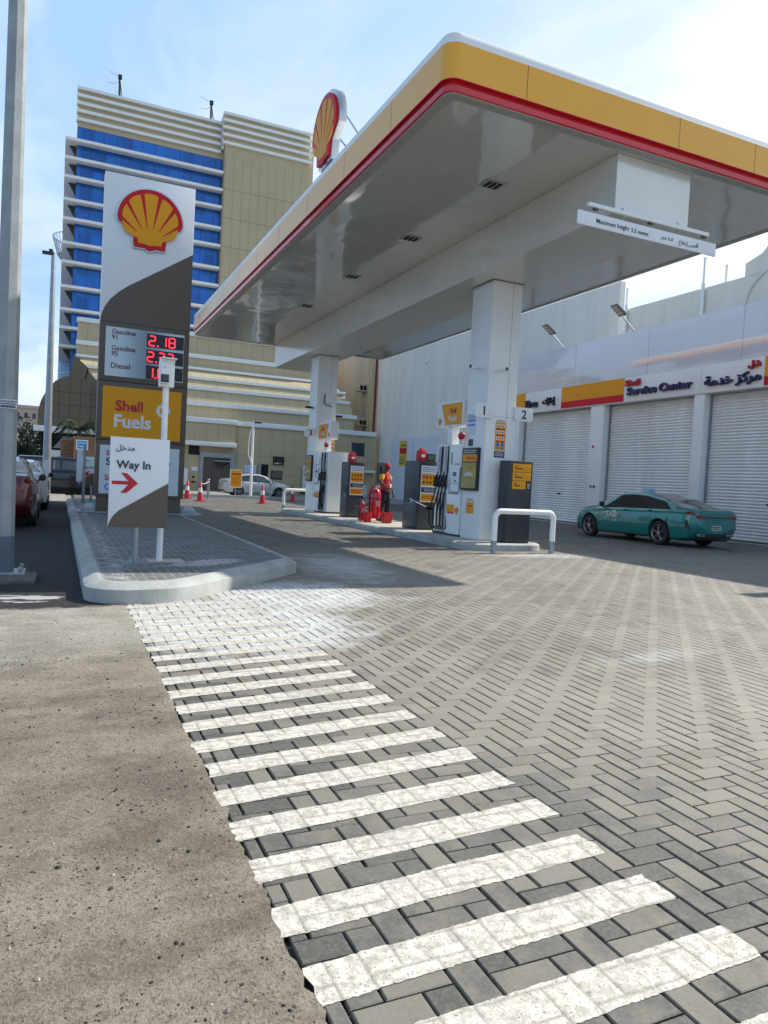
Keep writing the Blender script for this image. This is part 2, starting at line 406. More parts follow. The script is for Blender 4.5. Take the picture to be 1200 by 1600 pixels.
def brick_material(name, dark, light, joint=False, base_y=True):
    n = NT(name)
    stripe, wash, fine, med, tiny = paint_mask(n)
    at = n.t.nodes.new('ShaderNodeAttribute'); at.attribute_name = 'tone'
    tone = at.outputs['Fac']
    big = n.noise(.55, 5, .6, loc=(2, 5, 0)); tyre = n.noise(1.1, 4, .65, map=(1.6, .35, 1), rot=.5)
    # the gutter strip and its surroundings are darker and newer; the yard is paler with dust
    gx = n.ramp(n.m_('ADD', n.m_('ADD', n.x, n.m_('MULTIPLY', n.y, .22)), n.m_('MULTIPLY', big, 2.2)), 2.3, 4.7)
    f = n.m_('ADD', n.m_('MULTIPLY', gx, .62), n.m_('MULTIPLY_ADD', n.m_('SUBTRACT', tone, .5), .34, n.m_('MULTIPLY', n.m_('SUBTRACT', big, .5), 1.3)), clamp=True)
    col = n.mix(f, dark, light)
    for cx_, cy_, r_, o_ in ((-1.5, 9.5, 5.2, .40), (-1.5, 9.5, 5.75, .28), (9.5, -2.0, 6.2, .30), (9.5, -2.0, 7.7, .34), (14, 1.0, 9.2, .25)):
        dd = n.m_('ABSOLUTE', n.m_('SUBTRACT', n.m_('SQRT', n.m_('ADD', n.m_('POWER', n.m_('ABSOLUTE', n.m_('SUBTRACT', n.x, cx_)), 2), n.m_('POWER', n.m_('ABSOLUTE', n.m_('SUBTRACT', n.y, cy_)), 2))), r_))
        col = n.mix(n.m_('MULTIPLY', n.m_('MULTIPLY', n.ramp(dd, .14, .03), o_), n.ramp(fine, .35, .6)), col, (.05, .048, .045))
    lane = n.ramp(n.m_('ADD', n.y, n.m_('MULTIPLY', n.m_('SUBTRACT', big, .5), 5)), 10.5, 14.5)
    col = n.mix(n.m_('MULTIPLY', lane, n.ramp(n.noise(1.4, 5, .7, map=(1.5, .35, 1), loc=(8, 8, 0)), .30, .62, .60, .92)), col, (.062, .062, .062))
    # dusty rim and oily centre blotches on single bricks
    blot = n.ramp(n.m_('ADD', n.m_('MULTIPLY', n.noise(7, 5, .6, loc=(9, 3, 0)), .7), n.m_('MULTIPLY', tone, .3)), .42, .62)
    col = n.mix(n.m_('MULTIPLY', blot, .5), col, (.26, .235, .19))
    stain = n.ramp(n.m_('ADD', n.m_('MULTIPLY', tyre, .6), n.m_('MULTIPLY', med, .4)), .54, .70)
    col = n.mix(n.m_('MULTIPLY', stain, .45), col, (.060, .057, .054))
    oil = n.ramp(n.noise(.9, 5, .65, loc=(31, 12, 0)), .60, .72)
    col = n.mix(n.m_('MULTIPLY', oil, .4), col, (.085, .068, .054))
    col = n.mix(n.m_('MULTIPLY', n.ramp(tiny, .42, .62), .22), col, (.27, .25, .22))
    col = n.mix(n.m_('MULTIPLY', n.ramp(n.noise(190, 2, .5), .62, .70), .55), col, (.03, .03, .03))
    pc = n.mix(n.ramp(n.m_('ADD', n.m_('MULTIPLY', fine, .5), n.m_('MULTIPLY', n.noise(28, 5, .7), .5)), .42, .66), (.66, .63, .57), (.42, .385, .33))
    scr = n.ramp(n.noise(9, 6, .75, map=(6, 1.4, 1), rot=.7), .60, .68)
    pc = n.mix(n.m_('MULTIPLY', scr, .38), pc, (.22, .20, .17))
    pc = n.mix(n.m_('MULTIPLY', n.ramp(n.noise(120, 2, .5), .62, .68), .7), pc, (.06, .055, .05))
    wc = n.mix(n.ramp(n.m_('ADD', n.m_('MULTIPLY', fine, .5), n.m_('MULTIPLY', med, .5)), .38, .62), (.66, .655, .625), (.40, .39, .365))
    col = n.mix(stripe, col, pc)
    col = n.mix(n.m_('MULTIPLY', wash, 1.0), col, wc)
    if joint: col = n.mix(.88, col, n.mix(n.m_('MULTIPLY', n.m_('MAXIMUM', stripe, wash), .55), (.022, .019, .016), (.30, .28, .25)))
    n.L(col, n.p.inputs['Base Color'])
    rr = n.m_('MULTIPLY_ADD', tone, .12, n.m_('MULTIPLY_ADD', med, .2, .50)); n.L(rr, n.p.inputs['Roughness'])
    n.p.inputs['Specular IOR Level'].default_value = .42
    h = n.m_('ADD', n.m_('MULTIPLY', n.noise(230, 3, .6), .5), n.m_('MULTIPLY', n.noise(45, 5, .7), .8))
    b = n.bump(h, .5, .0025)
    b = n.bump(n.m_('MULTIPLY', n.m_('MAXIMUM', stripe, wash), n.m_('MULTIPLY_ADD', n.noise(70, 5, .7), 1.2, .6)), .6, .003, b)
    n.L(b, n.p.inputs['Normal'])
    return n.m

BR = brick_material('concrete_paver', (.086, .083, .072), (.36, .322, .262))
BRJ = brick_material('paver_joint_sand', (.02, .018, .015), (.03, .027, .022), joint=True)

def pavers(name, x0, x1, y0, y1, gx, gy, z, pitch, keep, bevel_if, material, gap=.0078):
    rng = np.random.default_rng(11)
    i0, i1 = int((x0-gx)/pitch)-2, int((x1-gx)/pitch)+2; j0, j1 = int((y0-gy)/pitch)-2, int((y1-gy)/pitch)+2
    I, J = np.meshgrid(np.arange(i0, i1), np.arange(j0, j1)); I = I.ravel(); J = J.ravel(); k = (I-J) % 4
    rec = []
    for kk, (w, h) in ((0, (2, 1)), (3, (1, 2))):
        s = k == kk
        ax = gx+I[s]*pitch; ay = gy+J[s]*pitch
        rec.append(np.stack([ax, ay, ax+w*pitch, ay+h*pitch], 1))
    B = np.concatenate(rec); c = (B[:, :2]+B[:, 2:])/2
    B = B[keep(c[:, 0], c[:, 1])]
    B[:, 0] = np.maximum(B[:, 0], x0); B[:, 2] = np.minimum(B[:, 2], x1); B[:, 1] = np.maximum(B[:, 1], y0); B[:, 3] = np.minimum(B[:, 3], y1)
    B = B[(B[:, 2]-B[:, 0] > .02) & (B[:, 3]-B[:, 1] > .02)]
    N = len(B); g = gap*rng.uniform(.7, 1.25, (N, 2))*np.array([1.3, 1.0])
    jit = rng.normal(0, .0010, (N, 2))
    ax, ay, bx, by = B[:, 0]+g[:, 0]/2+jit[:, 0], B[:, 1]+g[:, 1]/2*.7+jit[:, 1], B[:, 2]-g[:, 0]/2+jit[:, 0], B[:, 3]-g[:, 1]/2*.7+jit[:, 1]
    cx, cy = (ax+bx)/2, (ay+by)/2
    tx, ty = rng.normal(0, .0036, N), rng.normal(0, .0036, N); dz = rng.normal(0, .0004, N)
    bv = .0035; lay = [(0, -.016), (0, -bv*.8), (bv, 0)]
    V = np.empty((N, 3, 4, 3))
    for l, (ins, h) in enumerate(lay):
        xs = [ax+ins, bx-ins, bx-ins, ax+ins]; ys = [ay+ins, ay+ins, by-ins, by-ins]
        for q in range(4):
            V[:, l, q, 0] = xs[q]; V[:, l, q, 1] = ys[q]; V[:, l, q, 2] = z+h+dz+tx*(xs[q]-cx)+ty*(ys[q]-cy)
    near = bevel_if(cx, cy)
    base = np.arange(N)*12
    F = []; own = []
    def ring(a, b, sel):
        for q in range(4):
            F.append(np.stack([base[sel]+a*4+q, base[sel]+a*4+(q+1) % 4, base[sel]+b*4+(q+1) % 4, base[sel]+b*4+q], 1)); own.append(np.nonzero(sel)[0])
    allb = np.ones(N, bool)
    ring(0, 1, near); ring(1, 2, allb)
    F.append(np.stack([base+8, base+9, base+10, base+11], 1)); own.append(np.arange(N))
    F = np.concatenate(F); own = np.concatenate(own)
    me = D.meshes.new(name)
    me.vertices.add(N*12); me.vertices.foreach_set('co', V.reshape(-1).astype(np.float32))
    me.loops.add(len(F)*4); me.loops.foreach_set('vertex_index', F.reshape(-1).astype(np.int32))
    me.polygons.add(len(F)); me.polygons.foreach_set('loop_start', (np.arange(len(F))*4).astype(np.int32))
    me.polygons.foreach_set('loop_total', np.full(len(F), 4, np.int32))
    me.update(calc_edges=True)
    me.polygons.foreach_set('use_smooth', np.zeros(len(F), bool))
    tone = rng.beta(2.0, 2.0, N)
    a = me.attributes.new('tone', 'FLOAT', 'FACE'); a.data.foreach_set('value', tone[own].astype(np.float32))
    me.materials.append(material)
    o = D.objects.new(name, me); COL.objects.link(o); return o

# platform outline (entry island), counter-clockwise
def fillet(P, rs, n=7):
    out = []; k = len(P)
    for i, p in enumerate(P):
        p = Vector(p); a = Vector(P[i-1]); b = Vector(P[(i+1) % k]); r = rs[i]
        if r <= 0: out.append(tuple(p)); continue
        da = (a-p).normalized(); db = (b-p).normalized(); ang = da.angle(db); t = r/math.tan(ang/2)
        c = p+(da+db).normalized()*(r/math.sin(ang/2)); s0 = p+da*t; s1 = p+db*t
        for j in range(n+1):
            q = s0.lerp(s1, j/n)-c; out.append(tuple(c+q.normalized()*r))
    return out
def inset_poly(P, d):
    k = len(P); out = []
    for i in range(k):
        a, p, b = Vector(P[i-1]), Vector(P[i]), Vector(P[(i+1) % k])
        e1 = (p-a); e2 = (b-p)
        if e1.length < 1e-9: e1 = e2
        if e2.length < 1e-9: e2 = e1
        e1.normalize(); e2.normalize()
        n1 = Vector((-e1.y, e1.x)); n2 = Vector((-e2.y, e2.x)); mm = (n1+n2).normalized(); out.append(tuple(p+mm*(d/max(.3, mm.dot(n1)))))
    return out
PLAT = fillet([(.26, 7.28), (1.15, 7.36), (3.06, 9.55), (3.06, 28.0), (.26, 28.0)], [.38, .9, .35, .2, .2])
ISL = fillet([(7.72, 12.8), (9.78, 12.8), (9.78, 26.9), (7.72, 26.9)], [.5, .5, .5, .5])
def inside(P, x, y):
    r = np.zeros(len(x), bool); k = len(P)
    for i in range(k):
        (xa, ya), (xb, yb) = P[i-1], P[i]
        c = ((ya > y) != (yb > y)) & (x < (xb-xa)*(y-ya)/(yb-ya+1e-12)+xa); r ^= c
    return r

def keep_yard(x, y): return ~inside(inset_poly(PLAT, .12), x, y) & ~inside(inset_poly(ISL, .12), x, y) & ((y < 30) | (x < 13)) & (x < 19.4)
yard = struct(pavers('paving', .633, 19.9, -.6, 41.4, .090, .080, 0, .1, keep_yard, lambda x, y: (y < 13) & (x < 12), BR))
jb = MB(BRJ); jb.poly([(.55, -.7, -.014), (24.6, -.7, -.014), (24.6, 41.4, -.014), (.55, 41.4, -.014)])
struct(jb.build('paving_bed'))

# the painted bars: a thick worn coat that sags a little over every joint
def bar_paint():
    n = NT('bar_paint')
    fine = n.noise(14, 5, .7); t1 = n.noise(28, 5, .7); tiny = n.noise(60, 4, .7)
    pc = n.mix(n.ramp(n.m_('ADD', n.m_('MULTIPLY', fine, .5), n.m_('MULTIPLY', t1, .5)), .40, .64), (.66, .625, .55), (.42, .38, .32))
    pc = n.mix(n.m_('MULTIPLY', n.ramp(n.noise(9, 6, .75, map=(6, 1.4, 1), rot=.7), .60, .68), .32), pc, (.26, .235, .20))
    pc = n.mix(n.m_('MULTIPLY', n.ramp(n.noise(120, 2, .5), .62, .68), .7), pc, (.07, .065, .055))
    pc = n.mix(n.ramp(n.noise(1.7, 5, .6, loc=(4, 8, 0)), .52, .72, 0, .4), pc, (.24, .21, .17))
    at = n.t.nodes.new('ShaderNodeAttribute'); at.attribute_name = 'dip'
    pc = n.mix(n.m_('MULTIPLY', at.outputs['Fac'], .72), pc, (.17, .15, .12))
    n.L(pc, n.p.inputs['Base Color']); n.p.inputs['Roughness'].default_value = .62
    h = n.m_('ADD', n.m_('MULTIPLY', t1, 1.0), n.m_('MULTIPLY', n.noise(90, 4, .7), .6)); n.L(n.bump(h, .75, .004), n.p.inputs['Normal'])
    e = n.t.nodes.new('ShaderNodeAttribute'); e.attribute_name = 'edge'
    wear = n.ramp(n.m_('ADD', n.m_('ADD', n.m_('MULTIPLY', tiny, .45), n.m_('MULTIPLY', fine, .55)), n.m_('MULTIPLY', e.outputs['Fac'], .20)), .325, .40)
    n.L(wear, n.p.inputs['Alpha'])
    return n.m
BP = bar_paint()
nzr = np.random.default_rng(21)
vs_, fs_, dip_, edg_ = [], [], [], []
def smooth_noise(k, amp, step):
    a = nzr.normal(0, 1, k//step+3); return amp*np.interp(np.arange(k)/step, np.arange(len(a)), a)
for k_ in range(-5, 20):
    y0 = 1.615+.288*k_; sl_ = min(.05+.06*(y0-1.6), .17)
    if y0 < 4.4: sl_ *= .96
    nx, ny = 211, 25
    xl, xr = .625+nzr.uniform(-.012, .012), 1.885+nzr.uniform(-.03, .02)
    lo = smooth_noise(nx, .0013, 2)+smooth_noise(nx, .0022, 17); hi = smooth_noise(nx, .0013, 2)+smooth_noise(nx, .0022, 17)
    xe0 = smooth_noise(ny, .004, 4); xe1 = smooth_noise(ny, .006, 5)
    b0 = len(vs_)
    for i in range(nx):
        for j in range(ny):
            u_ = i/(nx-1); v_ = j/(ny-1)
            x = (xl+xe0[j])*(1-u_)+(xr+xe1[j])*u_
            ya = y0+lo[i]; yb = y0+.150+hi[i]; y = ya+(yb-ya)*v_+sl_*(x-.63)
            ci, cj = math.floor((x-.09)/.1), math.floor((y-.08)/.1); fx, fy = (x-.09)/.1-ci, (y-.08)/.1-cj; kk = (ci-cj) % 4
            ds = [fy, 1-fy, fx] if kk == 0 else [fy, 1-fy, 1-fx] if kk == 1 else [fx, 1-fx, fy] if kk == 3 else [fx, 1-fx, 1-fy]
            d = min(ds)*.1; dp = max(0, 1-d/.0070)
            vs_.append((x, y, (.0019-.0019*dp*dp*(3-2*dp)))); dip_.append(dp)
            edg_.append(min(1, min(v_, 1-v_)*6, min(u_, 1-u_)*40))
    fs_ += [(b0+i*ny+j, b0+(i+1)*ny+j, b0+(i+1)*ny+j+1, b0+i*ny+j+1) for i in range(nx-1) for j in range(ny-1)]
me = D.meshes.new('crossing_bars'); me.from_pydata(vs_, [], fs_); me.materials.append(BP)
for nm_, dt_ in (('dip', dip_), ('edge', edg_)):
    a_ = me.attributes.new(nm_, 'FLOAT', 'POINT'); a_.data.foreach_set('value', np.array(dt_, np.float32))
me.polygons.foreach_set('use_smooth', [True]*len(me.polygons))
o_ = D.objects.new('crossing_bars', me); COL.objects.link(o_); struct(o_)
b = MB(mat('whitewash_joints', (.42, .42, .41), .85, var=.3, vs=6))
b.poly([(.60, 5.5, -.007), (1.9, 5.45, -.007), (2.6, 6.4, -.007), (3.3, 7.2, -.007), (3.9, 8.6, -.007), (3.4, 9.8, -.007), (2.4, 8.7, -.007), (1.0, 7.3, -.007), (.6, 7.3, -.007)])
struct(b.build('whitewash_joints'))
# wide ground beneath everything
def asphalt():
    n = NT('asphalt')
    big = n.noise(.5, 5, .6); med = n.noise(2.0, 7, .68, map=(.85, 1.25, 1), rot=-.12); fine = n.noise(18, 5, .7); tiny = n.noise(120, 3, .7)
    dust = n.mix(n.ramp(med, .34, .66), (.158, .130, .098), (.315, .268, .208))
    dust = n.mix(n.ramp(fine, .5, .7, 0, .35), dust, (.10, .085, .07))
    grime = n.ramp(n.m_('ADD', n.m_('MULTIPLY', big, .5), n.m_('MULTIPLY', med, .5)), .52, .66, 0, .55)
    dust = n.mix(grime, dust, (.085, .073, .060))
    # cement-coloured band before the newer asphalt
    ed = n.m_('ADD', n.y, n.m_('ADD', n.m_('MULTIPLY', n.m_('SUBTRACT', n.noise(3.0, 5, .65), .5), .35), n.m_('MULTIPLY', n.m_('ABSOLUTE', n.m_('SUBTRACT', n.x, .6)), .14)))
    pale = n.ramp(ed, 4.3, 6.6, 0, .9)
    dust = n.mix(pale, dust, n.mix(n.ramp(med, .35, .65), (.32, .29, .235), (.44, .405, .34)))
    new = n.mix(n.ramp(fine, .35, .7), (.016, .016, .017), (.030, .029, .029))
    new = n.mix(n.ramp(n.noise(1.6, 6, .7, map=(.5, 1.5, 1), loc=(5, 0, 0)), .52, .72, 0, .5), new, (.075, .070, .064))
    sp = n.m_('MULTIPLY', n.ramp(n.m_('ADD', n.blob(-.35, 7.75, .75, .38), n.m_('MULTIPLY', n.m_('SUBTRACT', n.noise(3.2, 5, .6, map=(.6, 2.2, 1), rot=.35), .5), 2.4)), .52, .66), .85)
    new = n.mix(sp, new, (.55, .55, .54))
    far = n.ramp(n.y, 29.6, 29.9)
    newm = n.m_('MULTIPLY', n.ramp(ed, 7.22, 7.34), n.m_('SUBTRACT', 1, far))
    col = n.mix(newm, dust, new)
    col = n.mix(far, col, n.mix(n.ramp(med, .3, .7), (.30, .275, .235), (.38, .35, .30)))
    col = n.mix(n.m_('MULTIPLY', n.ramp(tiny, .53, .64), .6), col, (.05, .043, .036))
    col = n.mix(n.m_('MULTIPLY', n.ramp(n.noise(48, 5, .75, loc=(6, 2, 0)), .52, .66), .55), col, (.055, .047, .038))
    col = n.mix(n.m_('MULTIPLY', n.ramp(n.noise(95, 2, .6, loc=(3, 3, 3)), .64, .70), .5), col, (.42, .37, .30))
    n.L(col, n.p.inputs['Base Color']); n.p.inputs['Roughness'].default_value = .85
    n.p.inputs['Specular IOR Level'].default_value = .3
    h = n.m_('ADD', n.m_('MULTIPLY', tiny, 1.0), n.m_('ADD', n.m_('MULTIPLY', fine, 1.2), n.m_('MULTIPLY', n.noise(4, 4, .6), 2.0)))
    n.L(n.bump(h, .8, .008), n.p.inputs['Normal'])
    return n.m
ASPH = asphalt()
rnd = random.Random(3)
ey = [-3+i*.025 for i in range(0, 424)]
edge = []
ph = 0
for y in ey:
    ph = ph*.6+rnd.gauss(0, .006)
    edge.append(.628+ph+.004*math.sin(y*3.1))
a = MB(ASPH)
top = [[(-60, y, .004), (e-.05, y, .004), (e, y, .001)] for e, y in zip(edge, ey)]
a.grid(top)
a.grid([[(e, y, .001), (e+.004, y, -.02)] for e, y in zip(edge, ey)])
yl = ey[-1]; a.poly([(-60, yl, .004), (.30, yl, .004), (.30, 41, .004), (-60, 41, .004)])
a.poly([(.30, yl, .004), (edge[-1]-.05, yl, .004), (edge[-1], yl, .001), (.5, yl+.1, .003), (.3, yl+.1, .003)])
struct(a.build('asphalt_road', smooth=0))
def farground():
    n = NT('dusty_ground')
    c = n.mix(n.ramp(n.noise(.15, 6, .6), .3, .7), (.20, .185, .155), (.34, .315, .265)); c = n.mix(n.ramp(n.noise(2.5, 5, .7), .45, .7, 0, .4), c, (.13, .12, .10))
    n.L(c, n.p.inputs['Base Color']); n.p.inputs['Roughness'].default_value = .9; return n.m
FG = farground()
g = MB(FG); g.poly([(-1500, -300, -.03), (1500, -300, -.03), (1500, 2500, -.03), (-1500, 2500, -.03)])
struct(g.build('ground'))
ROADM = mat('pale_asphalt', (.27, .255, .225), .85, var=.2, vs=1.2, bump=.4, bs=50)
g = MB(ROADM); g.poly([(-60, 41.0, .0), (60, 41.0, .0), (60, 56.2, .0), (-60, 56.2, .0)])
struct(g.build('back_road'))
# far kerb strip between yard and back road
k = MB(CONC); k.box(2.6, 24.0, 41.3, 41.55, -.02, .16); k.use(CONC2).box(2.6, 24.0, 41.55, 42.6, -.02, .13)
struct(k.build('back_kerb', bevel=.02))
k = MB(CONC); k.box(-.6, 2.5, 38.6, 41.3, -.02, .15)
struct(k.build('traffic_island', bevel=.03))

def kerbed(name, P, h, kw, ch, label_kind='structure', inner=None, inner_mat=None):
    b = MB(CONC); n = len(P)
    lv = [(P, -.05), (P, h-ch*.55), (inset_poly(P, ch), h), (inset_poly(P, kw), h+.002), (inset_poly(P, kw+.004), h-.02)]
    vs = [(x, y, z) for Q, z in lv for x, y in Q]
    b.add(vs, [(l*n+i, l*n+(i+1) % n, (l+1)*n+(i+1) % n, (l+1)*n+i) for l in range(len(lv)-1) for i in range(n)])
    if inner_mat is not None: b.use(inner_mat); b.poly([(x, y, h-.004) for x, y in inset_poly(P, kw+.002)])
    o = b.build(name, smooth=40); struct(o); return o
kerbed('platform_kerb', PLAT, .20, .17, .11, inner_mat=mat('platform_joint_sand', (.28, .28, .27), .9, var=.2, vs=3))
def plat_material():
    n = NT('platform_paver')
    at = n.t.nodes.new('ShaderNodeAttribute'); at.attribute_name = 'tone'; tone = at.outputs['Fac']
    c = n.mix(tone, (.105, .11, .108), (.165, .168, .16))
    c = n.mix(n.ramp(n.noise(3, 5, .6), .45, .65, 0, .3), c, (.24, .24, .225))
    e = n.m_('MAXIMUM', n.blob(1.75, 9.1, .9, .35, R(35)), n.m_('SUBTRACT', .35, n.m_('ABSOLUTE', n.m_('SUBTRACT', n.x, .62))))
    c = n.mix(n.ramp(n.m_('ADD', e, n.m_('MULTIPLY', n.m_('SUBTRACT', n.noise(8, 5, .7), .5), 1.3)), .22, .5, 0, .65), c, (.55, .56, .55))
    n.L(c, n.p.inputs['Base Color']); n.p.inputs['Roughness'].default_value = .75
    n.L(n.bump(n.noise(120, 3, .6), .5, .003), n.p.inputs['Normal']); return n.m
struct(pavers('platform_paving', .44, 2.9, 7.5, 27.8, .45, 7.5, .197, .1, lambda x, y: inside(inset_poly(PLAT, .2), x, y), lambda x, y: y < 11, plat_material(), gap=.011))
kerbed('pump_island', ISL, .15, .16, .05, inner_mat=CONC2)
mt = MB(mat('teal_mat', (.06, .30, .30), .8, var=.2, vs=3)); mt.box(.75, 1.9, 22.8, 25.6, .2, .213)
tag(mt.build('floor_mat', bevel=.004), 'teal green mat lying on the paved platform behind the price tower', 'mat')

# loose gravel on the dusty asphalt: nobody could count it
def gravel():
    b = []; f = []; rng = random.Random(5); tones = []
    for i in range(17000):
        if rng.random() < .72:
            y = rng.uniform(.6, 5.4); x = .6-abs(rng.gauss(0, 1.2))*.9
            if rng.random() > .10+.90*abs(math.sin(x*1.7+y*1.3+math.sin(y*2.1)*1.2)*math.sin(x*.9-y*2.2+1))**1.3*1.5: continue
        else: y = rng.uniform(.6, 7.6); x = rng.uniform(-2.6, .62)
        if x < -.5*y-1.0: continue
        s = min(.0085, .0016*math.exp(rng.gauss(0.12, .6))); a = rng.uniform(0, 6.28)
        z = .004
        k = len(b); hx = s*rng.uniform(.8, 1.5); hy = s*rng.uniform(.7, 1.1); hh = s*rng.uniform(.6, 1.2)
        ca, sa = math.cos(a), math.sin(a)
        for t in range(5):
            q = 6.283*t/5+rng.uniform(-.3, .3); u, v = hx*math.cos(q), hy*math.sin(q); b.append((x+u*ca-v*sa, y+u*sa+v*ca, z+hh*rng.uniform(.2, .5)))
        for t in range(5):
            q = 6.283*t/5; u, v = hx*.8*math.cos(q), hy*.8*math.sin(q); b.append((x+u*ca-v*sa, y+u*sa+v*ca, z-.004))
        b.append((x+rng.uniform(-.3, .3)*s, y+rng.uniform(-.3, .3)*s, z+hh))
        for t in range(5):
            f.append((k+t, k+(t+1) % 5, k+10)); f.append((k+5+t, k+5+(t+1) % 5, k+(t+1) % 5, k+t))
        tn = 0 if rng.random() < .62 else (1 if rng.random() < .7 else 2); tones += [tn]*10
    me = D.meshes.new('gravel'); me.from_pydata(b, [], f)
    for t in (mat('bitumen_crumb', (.022, .020, .019), .7, var=.3, vs=60), mat('tan_stone', (.21, .17, .13), .85, var=.3, vs=60), mat('pale_stone', (.42, .36, .28), .85, var=.3, vs=60)): me.materials.append(t)
    me.polygons.foreach_set('material_index', tones)
    o = D.objects.new('gravel', me); COL.objects.link(o)
    tag(o, 'loose dark bitumen crumbs and small stones on the dusty asphalt', 'gravel', kind='stuff')
gravel()

# ================================================================== CANOPY
def soffit_mat(name, col, rough, wave, metal=.35):
    n = NT(name)
    c = n.mix(n.ramp(n.noise(.9, 5, .6), .3, .7, 0, .5), tuple(x*.88 for x in col), col)
    c = n.mix(n.ramp(n.noise(2.5, 6, .7, map=(1, .4, 1)), .56, .72, 0, .3), c, tuple(min(1, x*1.35) for x in col))
    n.L(c, n.p.inputs['Base Color']); n.p.inputs['Metallic'].default_value = metal; n.p.inputs['Roughness'].default_value = rough
    n.p.inputs['Specular IOR Level'].default_value = .8
    # very slight oil-canning of the thin sheets
    h = n.m_('ADD', n.m_('MULTIPLY', n.noise(.55, 2, .4), 1.0), n.m_('MULTIPLY', n.noise(2.1, 2, .4, map=(1, .5, 1)), .18))
    pan = n.m_('ABSOLUTE', n.m_('SUBTRACT', n.m_('FRACT', n.m_('DIVIDE', n.y, .62)), .5))
    seam = n.ramp(pan, .485, .497)
    n.L(n.bump(h, wave, .10), n.p.inputs['Normal'])
    return n.m
SOF = soffit_mat('glossy_soffit', (.66, .67, .63), .07, .30, .22)
BEAMM = soffit_mat('glossy_beam', (.76, .76, .72), .18, .10, .12)
CX0, CX1, CY0, CY1 = 4.70, 13.02, 9.04, 29.80
def rrect(ins, r0=.22, n=9):
    r = max(.02, r0-ins)
    return fillet([(CX0+ins, CY0+ins), (CX1-ins, CY0+ins), (CX1-ins, CY1-ins), (CX0+ins, CY1-ins)], [r]*4, n)
can = thing('canopy', 'large forecourt canopy with yellow and red edge and glossy grey soffit', 'canopy', (8.87, 14, 0), world=True)
LIP = mat('soffit_lip', (.36, .37, .35), .4, var=.05)
def sweep(mb, levels, close=False):
    rings = [[(x, y, z) for x, y in rrect(i)] for i, z in levels]; n = len(rings[0])
    mb.add([p for r_ in rings for p in r_], [(l*n+i, l*n+(i+1) % n, (l+1)*n+(i+1) % n, (l+1)*n+i) for l in range(len(rings)-1) for i in range(n)])
b = MB(LIP); sweep(b, [(.24, 6.80), (.22, 6.787), (.07, 6.79), (.06, 6.80)])
for i in range(60):
    b.use(INK); x = CX0+.25+i*.28
    if x < CX1-.2: b.box(x, x+.012, CY0+.13, CY0+.142, 6.784, 6.79)
    y = CY0+.3+i*.35
    if y < CY1: b.box(CX0+.13, CX0+.142, y, y+.012, 6.784, 6.79)
b.build('soffit_edge_trim', can, smooth=30)
b = MB(RED); sweep(b, [(.06, 6.80), (.035, 6.81), (.022, 6.885), (.075, 6.90), (.075, 6.955), (.0, 6.962), (0, 6.972)]); b.build('red_band', can, smooth=30)
b = MB(YEL); sweep(b, [(0, 6.972), (0, 7.462)])
b.use(INK)
for x in (6.02, 9.0, 10.75, 12.3): b.box(x, x+.008, CY0-.0015, CY0+.02, 6.975, 7.46)
for y in (10.9, 13.0, 15.2, 17.4, 19.6, 21.8, 24, 26.2, 28.4):
    b.box(CX0-.0015, CX0+.02, y, y+.008, 6.975, 7.46)
b.build('yellow_fascia', can, smooth=30)
b = MB(WHITE); sweep(b, [(0, 7.462), (.003, 7.475), (.008, 7.54), (.02, 7.59), (.05, 7.62), (.12, 7.632), (.3, 7.635), (.32, 7.45)])
b.poly([(x, y, 7.451) for x, y in rrect(.315)]); b.build('white_capping', can, smooth=40)
b = MB(SOF)
b.grid([[(x, y, 6.80) for x in np.linspace(CX0+.235, CX1-.235, 3)] for y in np.linspace(CY0+.235, CY1-.235, 5)])
b.build('soffit', can, smooth=0)
b = MB(BEAMM); b.box(8.03, 9.62, 9.34, 29.55, 5.86, 6.798); b.build('downstand_beam', can, bevel=.006, seg=1)
for x, y in ((6.98, 11.4), (7.0, 14.75), (7.0, 18.3), (7.0, 22.2), (11.1, 12.9), (11.1, 16.6), (11.1, 20.4)):
    b = MB(LIP); b.box(x-.2, x+.2, y-.16, y+.16, 6.775, 6.799); b.use(DARK)
    for q in range(3): b.box(x-.15+q*.105, x-.075+q*.105, y-.13, y+.13, 6.770, 6.776)
    b.build('soffit_vent', can)
def column(y0, y1, inner, label):
    t = thing('canopy_column', label, 'column', (8.87, (y0+y1)/2, .15), world=True, group='white columns carrying the canopy')
    b = MB(WHITE); b.box(8.5, 9.26, y0, y1, .15, 5.858); b.build('column_cladding', t, bevel=.012)
    b = MB(mat('panel_gap', (.10, .10, .10), .8, var=0)); b.box(9.02, 9.026, y0-.0015, y1+.0015, .2, 5.83); b.box(8.4985, 9.2615, y0-.0015, y1+.0015, 2.9, 2.904)
    b.box(8.48, 9.28, y0-.012, y1+.012, 5.845, 5.857)
    b.build('panel_joint', t)
    return t
col1 = column(13.6, 14.46, 1, 'tall white canopy column nearest the camera, between the number 1 and 2 plates')
col3 = column(25.2, 26.06, -1, 'far white canopy column beside the number 3 plate')

